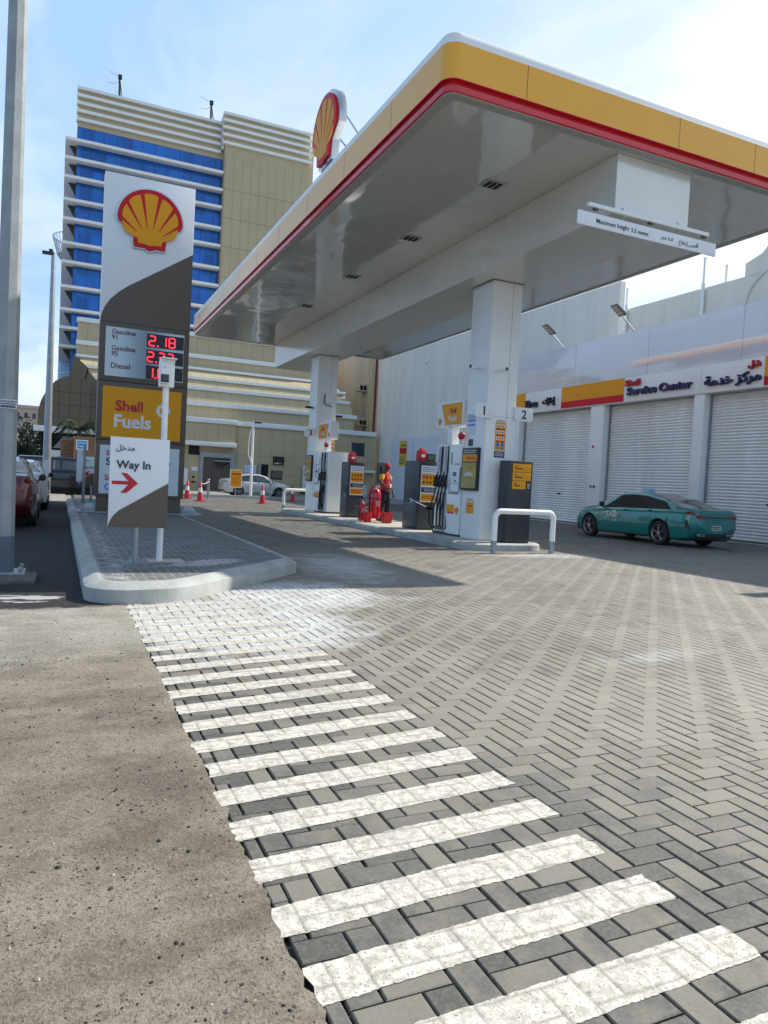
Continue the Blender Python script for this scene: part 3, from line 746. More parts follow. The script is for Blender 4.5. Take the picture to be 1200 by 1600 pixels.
def flag(y, x0, x1, z0, z1, s, label, hang):
    t = thing('bay_number_plate', label, 'sign', ((x0+x1)/2, y, z0), world=True, group='bay number plates on the columns')
    r = .07; P = [(x0, z0), (x1, z0), (x1, z1), (x0, z1)]
    q = fillet(P, [r if (hang == 'r') else 0, r if hang == 'r' else 0, r, 0] if hang == 'r' else [r, 0, 0, r], 5)
    b = MB(SIGNW); b.prism(q, (0, y, 0), (1, 0, 0), (0, 0, 1), (0, .05, 0)); b.build('plate', t, bevel=.004, smooth=40)
    text(s, ((x0+x1)/2+(.0), y-.002, (z0+z1)/2), FX, UZ, INK, t, h=.2, bold=.02)
flag(13.53, 8.17, 8.62, 2.84, 3.15, '1', 'white plate with black number 1 on the left of the near column', 'l')
flag(13.53, 9.2, 9.68, 2.84, 3.15, '2', 'white plate with black number 2 on the right of the near column', 'r')
flag(25.12, 8.06, 8.52, 2.84, 3.15, '3', 'white plate with black number 3 on the far column', 'l')

# height limit sign hung below the beam
hs_ = thing('height_limit_sign', 'long white hanging bar sign stating the maximum height of 5.5 metres', 'sign', (8.6, 9.15, 5.5), world=True)
b = MB(SIGNW); b.box(7.15, 10.09, 9.14, 9.165, 5.455, 5.665); b.build('sign_board', hs_, bevel=.003)
b = MB(WHITE2); b.box(7.38, 9.95, 9.17, 9.24, 5.775, 5.835); b.use(INK).box(8.66, 8.664, 9.168, 9.17, 5.775, 5.835); b.build('support_rail', hs_, bevel=.003)
for x in (7.5, 8.63, 9.82):
    b = MB(STEEL); b.cyl((x, 9.16, 5.66), (x, 9.2, 5.78), .008, n=8); b.use(BLACK).box(x-.05, x+.05, 9.15, 9.19, 5.73, 5.745); b.build('hanger', hs_)
for x in (8.2, 9.4):
    b = MB(WHITE2); b.box(x-.02, x+.02, 9.24, 9.339, 5.79, 5.83); b.box(x-.02, x+.02, 9.30, 9.338, 5.80, 5.95); b.build('bracket', hs_)
text('Maximum height', (7.84, 9.139, 5.548), FX, UZ, INK, hs_, w=.66, bold=.005)
text('5.5 meter.', (8.41, 9.139, 5.548), FX, UZ, INK, hs_, w=.38, bold=.005)
text('\uFEAE\uFE98\uFEE3 \u0665.\u0665', (8.98, 9.139, 5.545), FX, UZ, INK, hs_, w=.26)
text('\uFEC9\uFE8E\uFED4\uFE97\uFEAD\uFE87 \uFEF0\uFEBC\uFED7\uFE83', (9.46, 9.139, 5.548), FX, UZ, INK, hs_, w=.44)

# emblem standing on the canopy edge, facing -X
em = thing('rooftop_emblem', 'big red and yellow scallop emblem standing on the canopy edge', 'sign', (4.85, 14.45, 7.6), world=True)
b = MB(STEEL); P = scallop_outline(1.62); b.prism(P, (4.95, 14.45, 7.72), (0, -1, 0), (0, 0, 1), (-.16, 0, 0)); b.build('emblem_casing', em, bevel=.01, smooth=30)
scallop(em, (4.79, 14.45, 7.79), (0, -1, 0), (0, 0, 1), 1.46, .06)
b = MB(GALV)
b.tube([(4.93, 13.95, 8.75), (5.7, 13.5, 7.5)], .018); b.tube([(4.93, 14.1, 8.25), (5.5, 13.75, 7.5)], .018); b.tube([(4.93, 14.9, 8.5), (5.6, 15.0, 7.5)], .018)
b.box(4.84, 4.94, 14.1, 14.8, 7.5, 7.78)
b.build('brace', em)

# ================================================================== ISLAND EQUIPMENT
def marks(mb, o, u, v, w, h, n, mt, seed=1, fill=.5, t=.002):
    mb.use(mt); u = Vector(u); v = Vector(v); nn = u.cross(v); o = Vector(o)
    def place(m2, a, b2, c, d): m2.prism([(a, c), (b2, c), (b2, d), (a, d)], o, u, v, nn*t)
    lettering_rows(mb, 0, w, 0, h, n, place, fill, seed)
def flat(mb, mt, o, u, v, a0, a1, b0, b1, t):
    mb.use(mt); u = Vector(u); v = Vector(v)
    mb.prism([(a0, b0), (a1, b0), (a1, b1), (a0, b1)], o, u, v, u.cross(v)*t)
# safety poster on the near column front
def poster(x, y, z0, z1, w, parent, u=(1, 0, 0), name='safety_poster'):
    b = MB(YELS); o = (x, y, z0); v = (0, 0, 1); h = z1-z0
    flat(b, YELS, o, u, v, 0, w, h*.19, h*.93, .004); flat(b, NAVY, o, u, v, 0, w, 0, h*.17, .004)
    for r in range(4):
        for c in range(2):
            a = w*(.1+.47*c); z = h*(.76-.165*r)
            flat(b, INKW if r < 3 else INKB, o, u, v, a+.02*w, a+.3*w, z+h*.03, z+h*.12, .006)
            flat(b, INK if (r, c) == (0, 0) else INKR if r < 3 else mat('sign_teal', (.03, .22, .25), .5, var=0), o, u, v, a, a+.33*w, z-h*.035, z+h*.015, .006)
            flat(b, INK, o, u, v, a+.09*w, a+.22*w, z+h*.05, z+h*.095, .008)
    marks(b, (Vector(o)+Vector(u)*w*.1+Vector(v)*h*.03+Vector(u).cross(Vector(v))*.004), u, v, w*.8, h*.12, 3, INKW, 4, .4)
    marks(b, (Vector(o)+Vector(u)*w*.1+Vector(v)*h*.94), u, v, w*.8, h*.05, 2, INK, 5, .4)
    return b.build(name, parent)
poster(8.75, 13.598, 2.0, 2.84, .27, col1)
poster(8.98, 25.198, 2.02, 2.84, .27, col3)
# stickers on the column's left side (facing -X)
def xface(mb, mt, y1, y0, z0, z1, x=8.498, t=.004): mb.use(mt); mb.box(x-t, x, y0, y1, z0, z1)
b = MB(INKW); xface(b, mat('sticker_white', (.62, .68, .74), .4, var=0), 14.38, 14.02, 2.52, 2.98); xface(b, INKB, 14.36, 14.04, 2.80, 2.845, t=.006); xface(b, INKB, 14.36, 14.04, 2.70, 2.74, t=.006)
marks(b, (8.492, 14.36, 2.86), (0, -1, 0), (0, 0, 1), .3, .1, 3, INK, 7, .3)
xface(b, GREYD, 14.28, 14.10, 2.25, 2.40, t=.012); b.build('notice_sticker', col1)
b = MB(YELS); xface(b, YELS, 14.24, 13.92, .72, .98, t=.005); xface(b, INKR, 14.20, 13.96, .88, .905, t=.007); marks(b, (8.492, 14.22, 1.0), (0, -1, 0), (0, 0, 1), .28, .06, 2, INK, 8, .35); b.build('orange_sticker', col1)
def advert(y0, y1, z0, z1, label, parent=None):
    t = thing('advert_frame', label, 'poster frame', (8.47, (y0+y1)/2, z0), world=True, group='black framed posters on the column sides')
    b = MB(BLACK); b.box(8.43, 8.497, y0, y1, z0, z1); b.build('frame', t, bevel=.008)
    b = MB(mat('poster_olive', (.36, .31, .06), .3, var=.35, vs=5)); b.box(8.426, 8.431, y0+.05, y1-.05, z0+.05, z1-.34)
    b.use(YELS).box(8.426, 8.431, y0+.05, y1-.05, z1-.31, z1-.15)
    b.use(mat('poster_pale', (.55, .52, .38), .3, var=.2, vs=6)); b.prism([(y0+.14, z0+.32), (y1-.14, z0+.32), ((y0+y1)/2, z1-.45)], (8.426, 0, 0), (0, 1, 0), (0, 0, 1), (-.002, 0, 0))
    marks(b, (8.428, y1-.08, z1-.13), (0, -1, 0), (0, 0, 1), y1-y0-.16, .09, 2, INKW, 3, .35)
    b.use(INKR)
    for i in range(4): b.box(8.424, 8.427, y0+.1+i*.1, y0+.16+i*.1, z1-.27, z1-.2)
    b.build('poster_print', t)
    scallop(t, (8.425, (y0+y1)/2, z1-.55), (0, -1, 0), (0, 0, 1), .14, .004)
    return t
advert(13.74, 14.44, 1.24, 2.2, 'black framed olive poster on the near column side')
advert(25.3, 25.95, 1.24, 2.2, 'black framed olive poster on the far column side')

def camera_unit(loc, rz, label, mt=WHITE2, cat='security camera'):
    t = thing('security_camera', label, cat, loc, rz, group='security cameras')
    b = MB(mt); b.box(-.035, .035, -.34, -.08, -.04, .04); b.build('camera_body', t, bevel=.012)
    b = MB(BLACK); b.box(-.028, .028, -.345, -.339, -.032, .032); b.build('lens', t)
    b = MB(mt); b.box(-.04, .04, -.012, 0, -.05, .05); b.tube([(0, 0, 0), (0, -.06, .0), (0, -.12, -.0)], .014); b.build('mount', t)
    return t
camera_unit((8.5, 14.05, 3.98), R(-62), 'white bullet security camera on the side of the near column')
camera_unit((8.74, 13.6, 3.90), R(0), 'black-faced security camera on the front of the near column', WHITE2)
camera_unit((8.5, 25.6, 3.95), R(-70), 'dark security camera on the side of the far column, by plate 3', BLACK)
camera_unit((9.26, 25.5, 3.7), R(70), 'dark security camera on the right side of the far column', BLACK)
t = thing('junction_box', 'small white junction box on the front of the far column', 'box', (8.95, 25.19, 4.2), world=True)
b = MB(WHITE2); b.box(8.8, 9.08, 25.08, 25.198, 4.1, 4.5); b.build('box_body', t, bevel=.01)
b = MB(BLACK); b.tube([(8.78, 25.15, 4.45), (8.77, 25.15, 4.1), (8.85, 25.12, 4.05), (9.06, 25.12, 4.0)], .015); b.build('cable', t)

# tall grey price cabinet in front of the near column
tot = thing('price_cabinet', 'charcoal cabinet with yellow fuel price panels in front of the near column', 'price display', (9.1, 13.3, .15), world=True)
b = MB(GREYD); b.box(8.80, 9.42, 13.05, 13.42, .15, 1.93); b.build('cabinet_body', tot, bevel=.012)
for i, (w, s1, s2) in enumerate(((.47, 'Shell', 'Gasoline'), (.47, 'Shell', 'Gasoline'), (.35, 'Shell', 'Diesel'))):
    z = 1.88-.185*(i+1)
    b = MB(YELS); b.box(8.90, 8.90+w, 13.04, 13.05, z, z+.175)
    if w > .4: b.use(INK).box(8.90+.345, 8.90+.349, 13.0385, 13.04, z+.02, z+.155)
    b.build('price_panel', tot, bevel=.004)
    text(s1, (8.945, 13.038, z+.125), FX, UZ, INKR, tot, h=.03, bold=.02, mode='l', depth=.002)
    text(s2, (8.945, 13.038, z+.075), FX, UZ, INK, tot, h=.045, bold=.03, mode='l', depth=.002)
b = MB(BLACK); b.box(9.265, 9.37, 13.035, 13.05, 1.325, 1.5); marks(b, (9.28, 13.034, 1.34), (1, 0, 0), (0, 0, 1), .075, .12, 3, INKW, 2, .4); b.build('small_display', tot)

# fuel pumps: local frame, display faces -X, +Y is the hose end
def pump(name, label, loc, mirror):
    t = thing(name, label, 'fuel pump', loc, group='white fuel pumps on the island')
    s = mirror; Y = lambda y: y*s
    def bx(mb, x0, x1, y0, y1, z0, z1): return mb.box(x0, x1, Y(y0), Y(y1), z0, z1)
    b = MB(WHITE); bx(b, -.42, .42, -.62, .0, .04, 1.05); bx(b, -.40, .40, -.62, -.0, 1.05, 2.15); b.build('pump_housing', t, bevel=.012)
    b = MB(BLACK); bx(b, -.40, .40, -.60, .66, 0, .05); b.build('plinth', t)
    b = MB(WHITE); bx(b, -.36, .36, .0, .68, .05, 2.15); b.build('hose_cabinet', t, bevel=.01)
    # sloping display desk
    for sx in (-1, 1):
        b = MB(STEEL); b.prism([(Y(-.58), .98), (Y(-.10), .98), (Y(-.18), 1.62), (Y(-.60), 1.62)], (sx*.41, 0, 0), (0, 1, 0), (0, 0, 1), (sx*.02, 0, 0)); b.build('display_frame', t, bevel=.004)
        b = MB(SIGNW)
        for z0, z1 in ((1.36, 1.56), (1.24, 1.34), (1.04, 1.22)):
            b.box(sx*.43, sx*.437, Y(-.56), Y(-.19), z0, z1)
        b.use(GLASSD).box(sx*.437, sx*.441, Y(-.45), Y(-.28), 1.40, 1.50); b.box(sx*.437, sx*.441, Y(-.44), Y(-.36), 1.27, 1.31)
        b.build('display_panel', t)
        b = MB(YELS); b.prism([(Y(-.40), .52), (Y(-.06), .52), (Y(-.03), .73), (Y(-.40), .73)], (sx*.42, 0, 0), (0, 1, 0), (0, 0, 1), (sx*.004, 0, 0))
        b.use(RED).box(sx*.424, sx*.426, Y(-.39), Y(-.08), .52, .56); b.build('colour_stripe', t)
        b = MB(mat('meter_window', (.30, .33, .34), .2, var=.1)); b.box(sx*.400, sx*.406, Y(-.18), Y(-.09), 1.68, 1.96)
        marks(b, (sx*.402, Y(-.55), 1.66), (0, s if sx > 0 else s, 0), (0, 0, 1), .3, .05, 2, INKR, 9, .5); b.build('meter_strip', t)
        # hoses and nozzles
        for i in range(4):
            y = .05+.16*i
            m1 = MB(mat('hose_sleeve', (.55, .57, .58), .4, var=.1) if i % 2 else BLACK)
            m1.tube([(sx*.385, Y(y), 2.12), (sx*.40, Y(y), 1.5)], .026, 7)
            m1.use(RUB)
            m1.tube([(sx*.40, Y(y), 1.5), (sx*.42, Y(y+.03), 1.05), (sx*(.47+.02*i), Y(y+.10), .55), (sx*(.48+.01*i), Y(y+.10), .22), (sx*.46, Y(y+.02), .11), (sx*.42, Y(y-.1), .16), (sx*.40, Y(y-.06), .5), (sx*.40, Y(y-.04), 1.0)], .019, 7)
            m1.build('hose', t, smooth=60)
            m2 = MB(BLACK); m2.tube([(sx*.40, Y(y), 1.12), (sx*.47, Y(y+.02), 1.24), (sx*.46, Y(y), 1.36), (sx*.40, Y(y), 1.44)], [.018, .034, .03, .02], 8)
            m2.box(sx*.40, sx*.5, Y(y-.022), Y(y+.022), 1.14, 1.22); m2.use((RED, mat('green_grip', (.02, .2, .06), .5, var=0), BLACK, YELS)[i]); m2.box(sx*.42, sx*.52, Y(y-.018), Y(y+.024), 1.20, 1.235)
            m2.build('nozzle', t, bevel=.006, seg=1)
    scallop(t, (-.426, Y(-.52), .52), (0, -1, 0), (0, 0, 1), .17, .004)
    return t
p1 = pump('fuel_pump', 'white fuel pump with hoses directly behind the near column', (8.88, 15.12, .15), 1)
p3 = pump('fuel_pump', 'white fuel pump with hoses directly in front of the far column', (8.88, 24.35, .15), -1)
# plain white side cover of the far pump seen from its end
def lantern(name, label, loc, s):
    t = thing(name, label, 'sign', loc, group='illuminated pump top signs')
    # box: long in Y, thin in X, hanging beside the column top of the pump
    b = MB(SIGNW); P = [(-.62, 0), (.62, 0), (.62, .62), (-.62, .62)]
    b.prism(fillet(P, [.08]*4, 4), (-.34, 0, 0), (0, 1, 0), (0, 0, 1), (.30, 0, 0)); b.build('sign_casing', t, bevel=.01, smooth=40)
    for sx, u in ((-1, (0, -1, 0)), ):
        b = MB(YELS); Q = [(-.58, .05), (.18, .05), (.40, .55), (-.58, .55)]
        Q = [(-q[0] if s > 0 else q[0], q[1]) for q in Q]
        b.prism([(q[0], q[1]) for q in Q], (-.342, 0, 0), (0, -1, 0), (0, 0, 1), (-.006, 0, 0)); b.build('colour_panel', t)
        cx = .18 if s > 0 else -.18
        text('Shell', (-.35, -cx, .38), LX, UZ, INKR, t, h=.12, bold=.02, depth=.003)
        text('Fuels', (-.35, -cx, .20), LX, UZ, INKW, t, h=.14, bold=.02, depth=.003)
    scallop(t, (-.346, (.46 if s > 0 else -.46), .07), (0, -1, 0), (0, 0, 1), .16, .004)
    b = MB(WHITE); b.box(-.3, -.1, -.1, .1, -.42, 0); b.build('support_post', t, bevel=.01)
    return t
lantern('pump_sign', 'white and yellow lettered pump top sign beside the near column', (8.78, 15.14, 2.72), 1)
lantern('pump_sign', 'white and yellow lettered pump top sign in front of the far column', (8.92, 24.42, 2.75), -1)
for (x, y, z, lb) in ((8.44, 14.52, 2.46, 'red and white emergency lamp hung under the near pump sign'), (8.42, 23.72, 2.50, 'red emergency lamp hung under the far pump sign')):
    t = thing('emergency_lamp', lb, 'lamp', (x, y, z), group='red emergency lamps')
    b = MB(REDP); b.lathe((0, 0, 0), [(0, -.07), (.05, -.06), (.08, -.01), (.085, .04), (.06, .09), (0, .11)], 14); b.build('lamp_dome', t, smooth=60)
    b = MB(WHITE2); b.lathe((0, 0, 0), [(0, -.14), (.05, -.13), (.06, -.095), (0, -.09)], 12); b.cyl((0, 0, .11), (0, 0, .22), .02); b.build('lamp_base', t, smooth=60)

def cabinet(loc, label, hx=.28, hy=.42):
    t = thing('service_cabinet', label, 'cabinet', loc, group='charcoal service cabinets on the island')
    b = MB(GREYD); b.box(-hx, hx, -hy, hy, 0, 1.78); b.build('cabinet_body', t, bevel=.02)
    b = MB(mat('charcoal_trim', (.05, .055, .065), .4, var=.1)); b.box(-hx+.03, hx-.03, -hy-.008, -hy, .05, .62); b.box(-hx-.008, -hx, -hy+.05, hy-.05, .05, .7); b.build('door_panel', t, bevel=.004)
    # poster on the front, facing the camera
    K = len(COL.objects)
    b = MB(SIGNW); b.box(-.10, .40, -.436, -.421, .72, 1.66)
    b.use(YELS).box(-.08, .38, -.440, -.436, 1.15, 1.45); b.box(-.08, .38, -.440, -.436, .75, .93); b.use(NAVY).box(-.08, .38, -.440, -.436, .97, 1.1)
    for c in range(4):
        for r in range(2): b.use(INKR if (c+r) % 2 else INK); b.box(-.05+c*.11, .01+c*.11, -.443, -.440, 1.20+r*.13, 1.26+r*.13)
    marks(b, (-.06, -.437, 1.49), (1, 0, 0), (0, 0, 1), .42, .14, 3, INKB, 2, .4)
    marks(b, (-.06, -.441, .79), (1, 0, 0), (0, 0, 1), .42, .1, 2, INKR, 6, .35); marks(b, (0, -.441, .99), (1, 0, 0), (0, 0, 1), .34, .09, 2, INKW, 7, .4)
    b.v = [((x-.15)*.92+.015, y+.42-hy, z) for x, y, z in b.v]
    b.build('safety_poster', t)
    b = MB(BLACK); b.box(-hx-.012, -hx, -.25, .05, .84, 1.04); b.box(-hx-.015, -hx-.012, -.2, 0, .86, 1.0); b.build('card_slot', t)
    b = MB(STEEL); b.cyl((-hx, -.1, .72), (-hx-.016, -.1, .72), .05, n=14); b.build('lock', t)
    return t
cabinet((8.70, 16.97, .15), 'charcoal service cabinet with yellow safety poster next to the near pump')
cabinet((8.70, 21.82, .15), 'charcoal service cabinet with yellow safety poster next to the far pump', .28, .32)
def jerry(loc, label):
    t = thing('jerry_can', label, 'jerry can', loc, R(12), group='red jerry cans on the cabinets')
    b = MB(REDP); P = fillet([(-.13, 0), (.13, 0), (.13, .22), (.05, .28), (-.09, .28), (-.13, .22)], [.03, .03, .04, .02, .02, .04], 3)
    b.prism(P, (0, -.07, 0), (1, 0, 0), (0, 0, 1), (0, .14, 0)); b.build('can_body', t, bevel=.01, smooth=40)
    b = MB(REDP); b.cyl((-.03, 0, .28), (-.05, 0, .34), .03, .026); b.build('cap', t, smooth=40)
    b = MB(REDP); b.tube([(.0, 0, .27), (.02, 0, .325), (.1, 0, .30), (.12, 0, .22)], .014); b.build('handle', t, smooth=60)
    b = MB(INKW); b.box(-.06, .06, -.074, -.07, .1, .17); b.build('label', t)
jerry((8.60, 16.8, 1.93), 'red plastic jerry can on top of the near charcoal cabinet')
jerry((8.62, 21.75, 1.93), 'red plastic jerry can on top of the far charcoal cabinet')
t = thing('black_box', 'small black electronics box beside the red can on the near cabinet', 'box', (8.86, 16.85, 1.93))
b = MB(BLACK); b.box(-.13, .13, -.1, .1, 0, .2); b.build('box_case', t, bevel=.01); b = MB(GLASSD); b.box(-.1, .1, -.104, -.1, .04, .16); b.build('screen', t)
t = thing('squeegee', 'white handled squeegee leaning out from the near cabinet', 'squeegee', (8.40, 16.6, .8))
b = MB(INKW); b.tube([(.0, .35, .13), (-.1, -.9, -.05)], .015); b.build('handle', t); b = MB(BLACK); b.box(-.2, 0, -.94, -.9, -.09, -.02); b.build('blade', t)

# fire fighting group on the island
def extinguisher(loc, label, r, h, wheels=True):
    t = thing('fire_extinguisher', label, 'fire extinguisher', loc, group='red fire extinguishers on the island')
    z0 = .1 if wheels else 0
    b = MB(RED); b.lathe((0, 0, z0), [(0, 0), (r*.9, 0), (r, .03), (r, h*.74), (r*.85, h*.84), (r*.45, h*.91), (r*.25, h*.94), (0, h*.94)], 20); b.build('cylinder', t, smooth=50)
    b = MB(BLACK); b.lathe((0, 0, z0), [(r*1.01, h*.60), (r*1.02, h*.60), (r*1.02, h*.63), (r*1.01, h*.63)], 20); b.build('band', t)
    b = MB(STEEL); b.cyl((0, 0, z0+h*.93), (0, 0, z0+h), .03); b.box(-.02, .12, -.015, .015, z0+h*.98, z0+h*1.02); b.build('valve', t)
    b = MB(RUB); b.tube([(.02, 0, z0+h*.96), (-r*1.0, -.05, z0+h*.98), (-r*1.5, -.08, z0+h*.7), (-r*1.4, -.06, z0+h*.25), (-r*1.1, -.05, z0+.1)], .018); b.build('hose', t, smooth=60)
    b = MB(INKW); marks(b, (-.06, -r-.001, z0+h*.38), (1, 0, 0), (0, 0, 1), .13, .16, 5, INKW, 5, .35, .004); b.build('printed_label', t)
    if wheels:
        for sx in (-1, 1):
            b = MB(RUB); b.lathe((sx*(r+.05), .05, .1), [(0, -.02), (.085, -.02), (.1, 0), (.085, .02), (0, .02)], 16, 'x'); b.build('wheel', t, smooth=50)
        b = MB(REDP); b.tube([(-r-.03, .06, .1), (-r-.03, .12, z0+h*.95), (r+.03, .12, z0+h*.95), (r+.03, .06, .1)], .015); b.build('trolley_frame', t)
    return t
extinguisher((8.52, 19.45, .15), 'large wheeled red fire extinguisher with white print on the island', .15, .95)
extinguisher((8.22, 19.75, .15), 'narrow red fire extinguisher behind the large wheeled one', .09, .62, False)
rag = thing('folded_cloth', 'pink and red cloth bundled on top of the wheeled extinguisher', 'cloth', (8.47, 19.45, 1.12))
b = MB(mat('pink_cloth', (.62, .10, .13), .85, var=.4, vs=12)); rr = random.Random(2)
b.grid([[(-.15+.3*i/7+rr.uniform(-.01, .01), -.1+.2*j/5, .06-.09*abs(i-3.5)/3.5-.03*abs(j-2)+rr.uniform(-.015, .015)) for j in range(6)] for i in range(8)])
o = b.build('cloth_sheet', rag); md = o.modifiers.new('t', 'SOLIDIFY'); md.thickness = .05
def bucket(loc, label, r=.15, h=.26, sq=False):
    t = thing('bucket', label, 'bucket', loc, group='red sand buckets on the island')
    b = MB(REDP); n = 4 if sq else 18
    b.lathe((0, 0, 0), [(0, 0), (r*.78, 0), (r*.8, .005), (r, h), (r*1.06, h+.004), (r*1.06, h-.02), (r*.97, h-.01), (r*.76, .02), (0, .02)], n)
    o = b.build('bucket_body', t, smooth=40); o.rotation_euler = (0, 0, R(45) if sq else 0)
    b = MB(STEEL); b.tube([(r*math.cos(a), -.02-.03*math.sin(a), h-.02-.06*math.sin(a)) for a in [math.pi*i/8 for i in range(9)]], .005, 5); b.build('handle', t)
bucket((8.72, 19.05, .15), 'square red plastic bucket right of the wheeled extinguisher', .2, .3, True)
bucket((8.18, 19.2, .15), 'round red bucket left of the wheeled extinguisher', .13, .3)
t = thing('cardboard_box', 'open cardboard box with pale blue side beside the far cabinet', 'box', (8.72, 20.7, .15), R(10))
b = MB(mat('cardboard', (.36, .25, .15), .85, var=.12, vs=6)); b.box(-.17, .17, -.14, .14, 0, .36); b.build('carton', t)
b = MB(mat('cardboard_flap', (.42, .30, .18), .85, var=.1)); b.prism([(-.17, 0), (.17, 0), (.2, .1), (-.2, .1)], (0, -.14, .36), (1, 0, 0), (0, -.8, .3), (0, .01, .005)); b.prism([(-.14, 0), (.14, 0), (.14, .12), (-.14, .12)], (-.17, 0, .36), (0, 1, 0), (-.9, 0, .3), (0, 0, .006)); b.build('flap', t)
b = MB(mat('pale_blue_print', (.35, .55, .66), .6, var=.1)); b.box(-.16, 0, -.146, -.14, .01, .3); b.use(INKW).box(.02, .15, -.146, -.14, .01, .3); b.build('printed_side', t)

# hoop barriers
def hoop(label, loc, w, h, ang=0):
    t = thing('hoop_barrier', label, 'barrier', loc, ang, group='white hoop barriers')
    r = .15; pts = [(0, 0, 0), (0, 0, h-r)]+[(r-r*math.cos(a), 0, h-r+r*math.sin(a)) for a in [math.pi/2*i/7 for i in range(1, 8)]]
    pts += [(w-p[0], 0, p[2]) for p in reversed(pts)]
    pts = [(p[0], p[1], max(p[2], .26)) if i in (0, len(pts)-1) else p for i, p in enumerate(pts)]
    b = MB(WHITE2); b.tube(pts, .058, 18); b.build('hoop', t, smooth=60)
    for x in (0, w):
        b = MB(GALV); b.cyl((x, 0, 0), (x, 0, .262), .0595, n=18); b.build('steel_foot', t, smooth=60)
hoop('white steel hoop barrier guarding the near end of the pump island', (8.02, 12.28, 0), 1.52, .86, R(4))
hoop('white steel hoop barrier at the far end of the pump island', (7.95, 27.0, 0), 1.5, .86, R(8))

# ================================================================== PRICE TOWER
tw = thing('price_tower', 'tall white and brown price tower with scallop emblem and red digits', 'price sign', (1.87, 19.3, .2), world=True)
x0, x1, yf, yb = .80, 2.94, 19.1, 19.5
b = MB(SIGNW); b.box(x0, x1, yf, yb, 4.91, 8.5); b.build('upper_panel', tw, bevel=.015)
b = MB(TAUPE)
# brown sweep with a rounded lower left shoulder
pts = [(0, 0), (2.14, 0), (2.14, 1.94), (.62, .92), (.40, .74), (.22, .55), (.10, .36), (.03, .18)]
b.prism([(x0+p, 4.91+q) for p, q in pts], (0, yf-.004, 0), (1, 0, 0), (0, 0, 1), (0, .004, 0)); b.build('brown_sweep', tw)
b = MB(TAUPE)
for z0, z1 in ((3.47, 4.90), (2.02, 3.46), (.62, 2.01)): b.box(x0, x1, yf, yb, z0, z1)
b.build('lower_panel', tw, bevel=.012)
b = MB(TAUPE); b.box(x0+.06, x1-.06, yf+.04, yb-.04, .25, .62); b.build('base_cladding', tw)
b = MB(GALV); b.box(.42, 3.45, 19.15, 20.1, .2, .235)
for x in (.5, 2.9):
    b.prism([(x, .235), (x+.48, .235), (x+.3, .42), (x+.14, .42)], (0, 19.25, 0), (1, 0, 0), (0, 0, 1), (0, .02, 0)); b.prism([(x, .235), (x+.48, .235), (x+.3, .42), (x+.14, .42)], (0, 19.5, 0), (1, 0, 0), (0, 0, 1), (0, .02, 0))
b.build('base_plate', tw, bevel=.004)
b = MB(INK)
scallop(tw, (1.875, yf-.002, 6.74), (1, 0, 0), (0, 0, 1), 1.58, .07, rim=True)
PALE = mat('price_panel_white', (.62, .69, .72), .4, var=.05, vs=2)
b = MB(PALE); b.box(.94, 1.90, yf-.012, yf, 3.59, 4.79); b.box(1.90, 2.81, yf-.012, yf, 3.59, 4.79); b.build('price_board', tw)
for i, z in enumerate((4.40, 4.0, 3.61)):
    b = MB(BLACK); b.box(1.90, 2.80, yf-.02, yf-.0125, z-.0, z+.33); b.build('digit_display', tw)
def seg(mb, x, z, w, h, on, t=.05, sl=.0):
    hw = t/2; y0 = yf-.026; y1 = yf-.0205
    def hb(zz): mb.box(x+hw*.8, x+w-hw*.8, y0, y1, zz-hw, zz+hw)
    def vb(xx, a, c): mb.box(xx-hw, xx+hw, y0, y1, a+hw*.4, c-hw*.4)
    S = {'a': lambda: hb(z+h), 'g': lambda: hb(z+h/2), 'd': lambda: hb(z), 'f': lambda: vb(x, z+h/2, z+h), 'b': lambda: vb(x+w, z+h/2, z+h), 'e': lambda: vb(x, z, z+h/2), 'c': lambda: vb(x+w, z, z+h/2)}
    for q in on: S[q]()
DG = {'2': 'abged', '1': 'bc', '8': 'abcdefg', '3': 'abgcd', '6': 'afgedc'}
for (s, z, xs) in (('218', 4.44, 1.96), ('233', 4.04, 1.93), ('166', 3.645, 1.93)):
    b = MB(LED); x = xs
    for i, ch in enumerate(s):
        seg(b, x, z, .14, .235, DG[ch], .03)
        if i == 0: b.box(x+.19, x+.225, yf-.026, yf-.0205, z-.018, z+.018)
        b.build('led_digit', tw); b = MB(LED)
        x += .265 if i == 0 else .215
for s, z in (('Gasoline\n91', 4.615), ('Gasoline\n95', 4.215), ('Diesel', 3.85)):
    text(s, (1.08, yf-.014, z), FX, UZ, mat('maroon_ink', (.16, .012, .02), .5, var=0), tw, h=.25 if '\n' in s else .13, bold=.012, mode='l', depth=.003)
b = MB(YELS); b.box(.92, 2.80, yf-.012, yf, 2.09, 3.34); b.build('yellow_panel', tw)
text('Shell', (1.22, yf-.014, 2.88), FX, UZ, INKR, tw, h=.27, bold=.03, mode='l')
text('Fuels', (1.20, yf-.014, 2.50), FX, UZ, INKW, tw, h=.33, bold=.03, mode='l')
b = MB(INKW); c = (2.36, 2.83)
ring = [(c[0]+.17*math.cos(a), c[1]+.17*math.sin(a)) for a in [2*math.pi*i/24 for i in range(25)]]; rin = [(c[0]+.085*math.cos(a), c[1]+.085*math.sin(a)) for a in [2*math.pi*i/24 for i in range(25)]]
for i in range(24): b.prism([ring[i], ring[i+1], rin[i+1], rin[i]], (0, yf-.014, 0), (1, 0, 0), (0, 0, 1), (0, -.003, 0))
b.prism([(c[0]-.1, c[1]+.1), (c[0]+.02, c[1]+.26), (c[0]+.1, c[1]+.12)], (0, yf-.0175, 0), (1, 0, 0), (0, 0, 1), (0, -.002, 0)); b.build('drop_symbol', tw)
b = MB(PALE); b.box(.90, 2.80, yf-.012, yf, .69, 1.89); b.build('service_panel', tw)
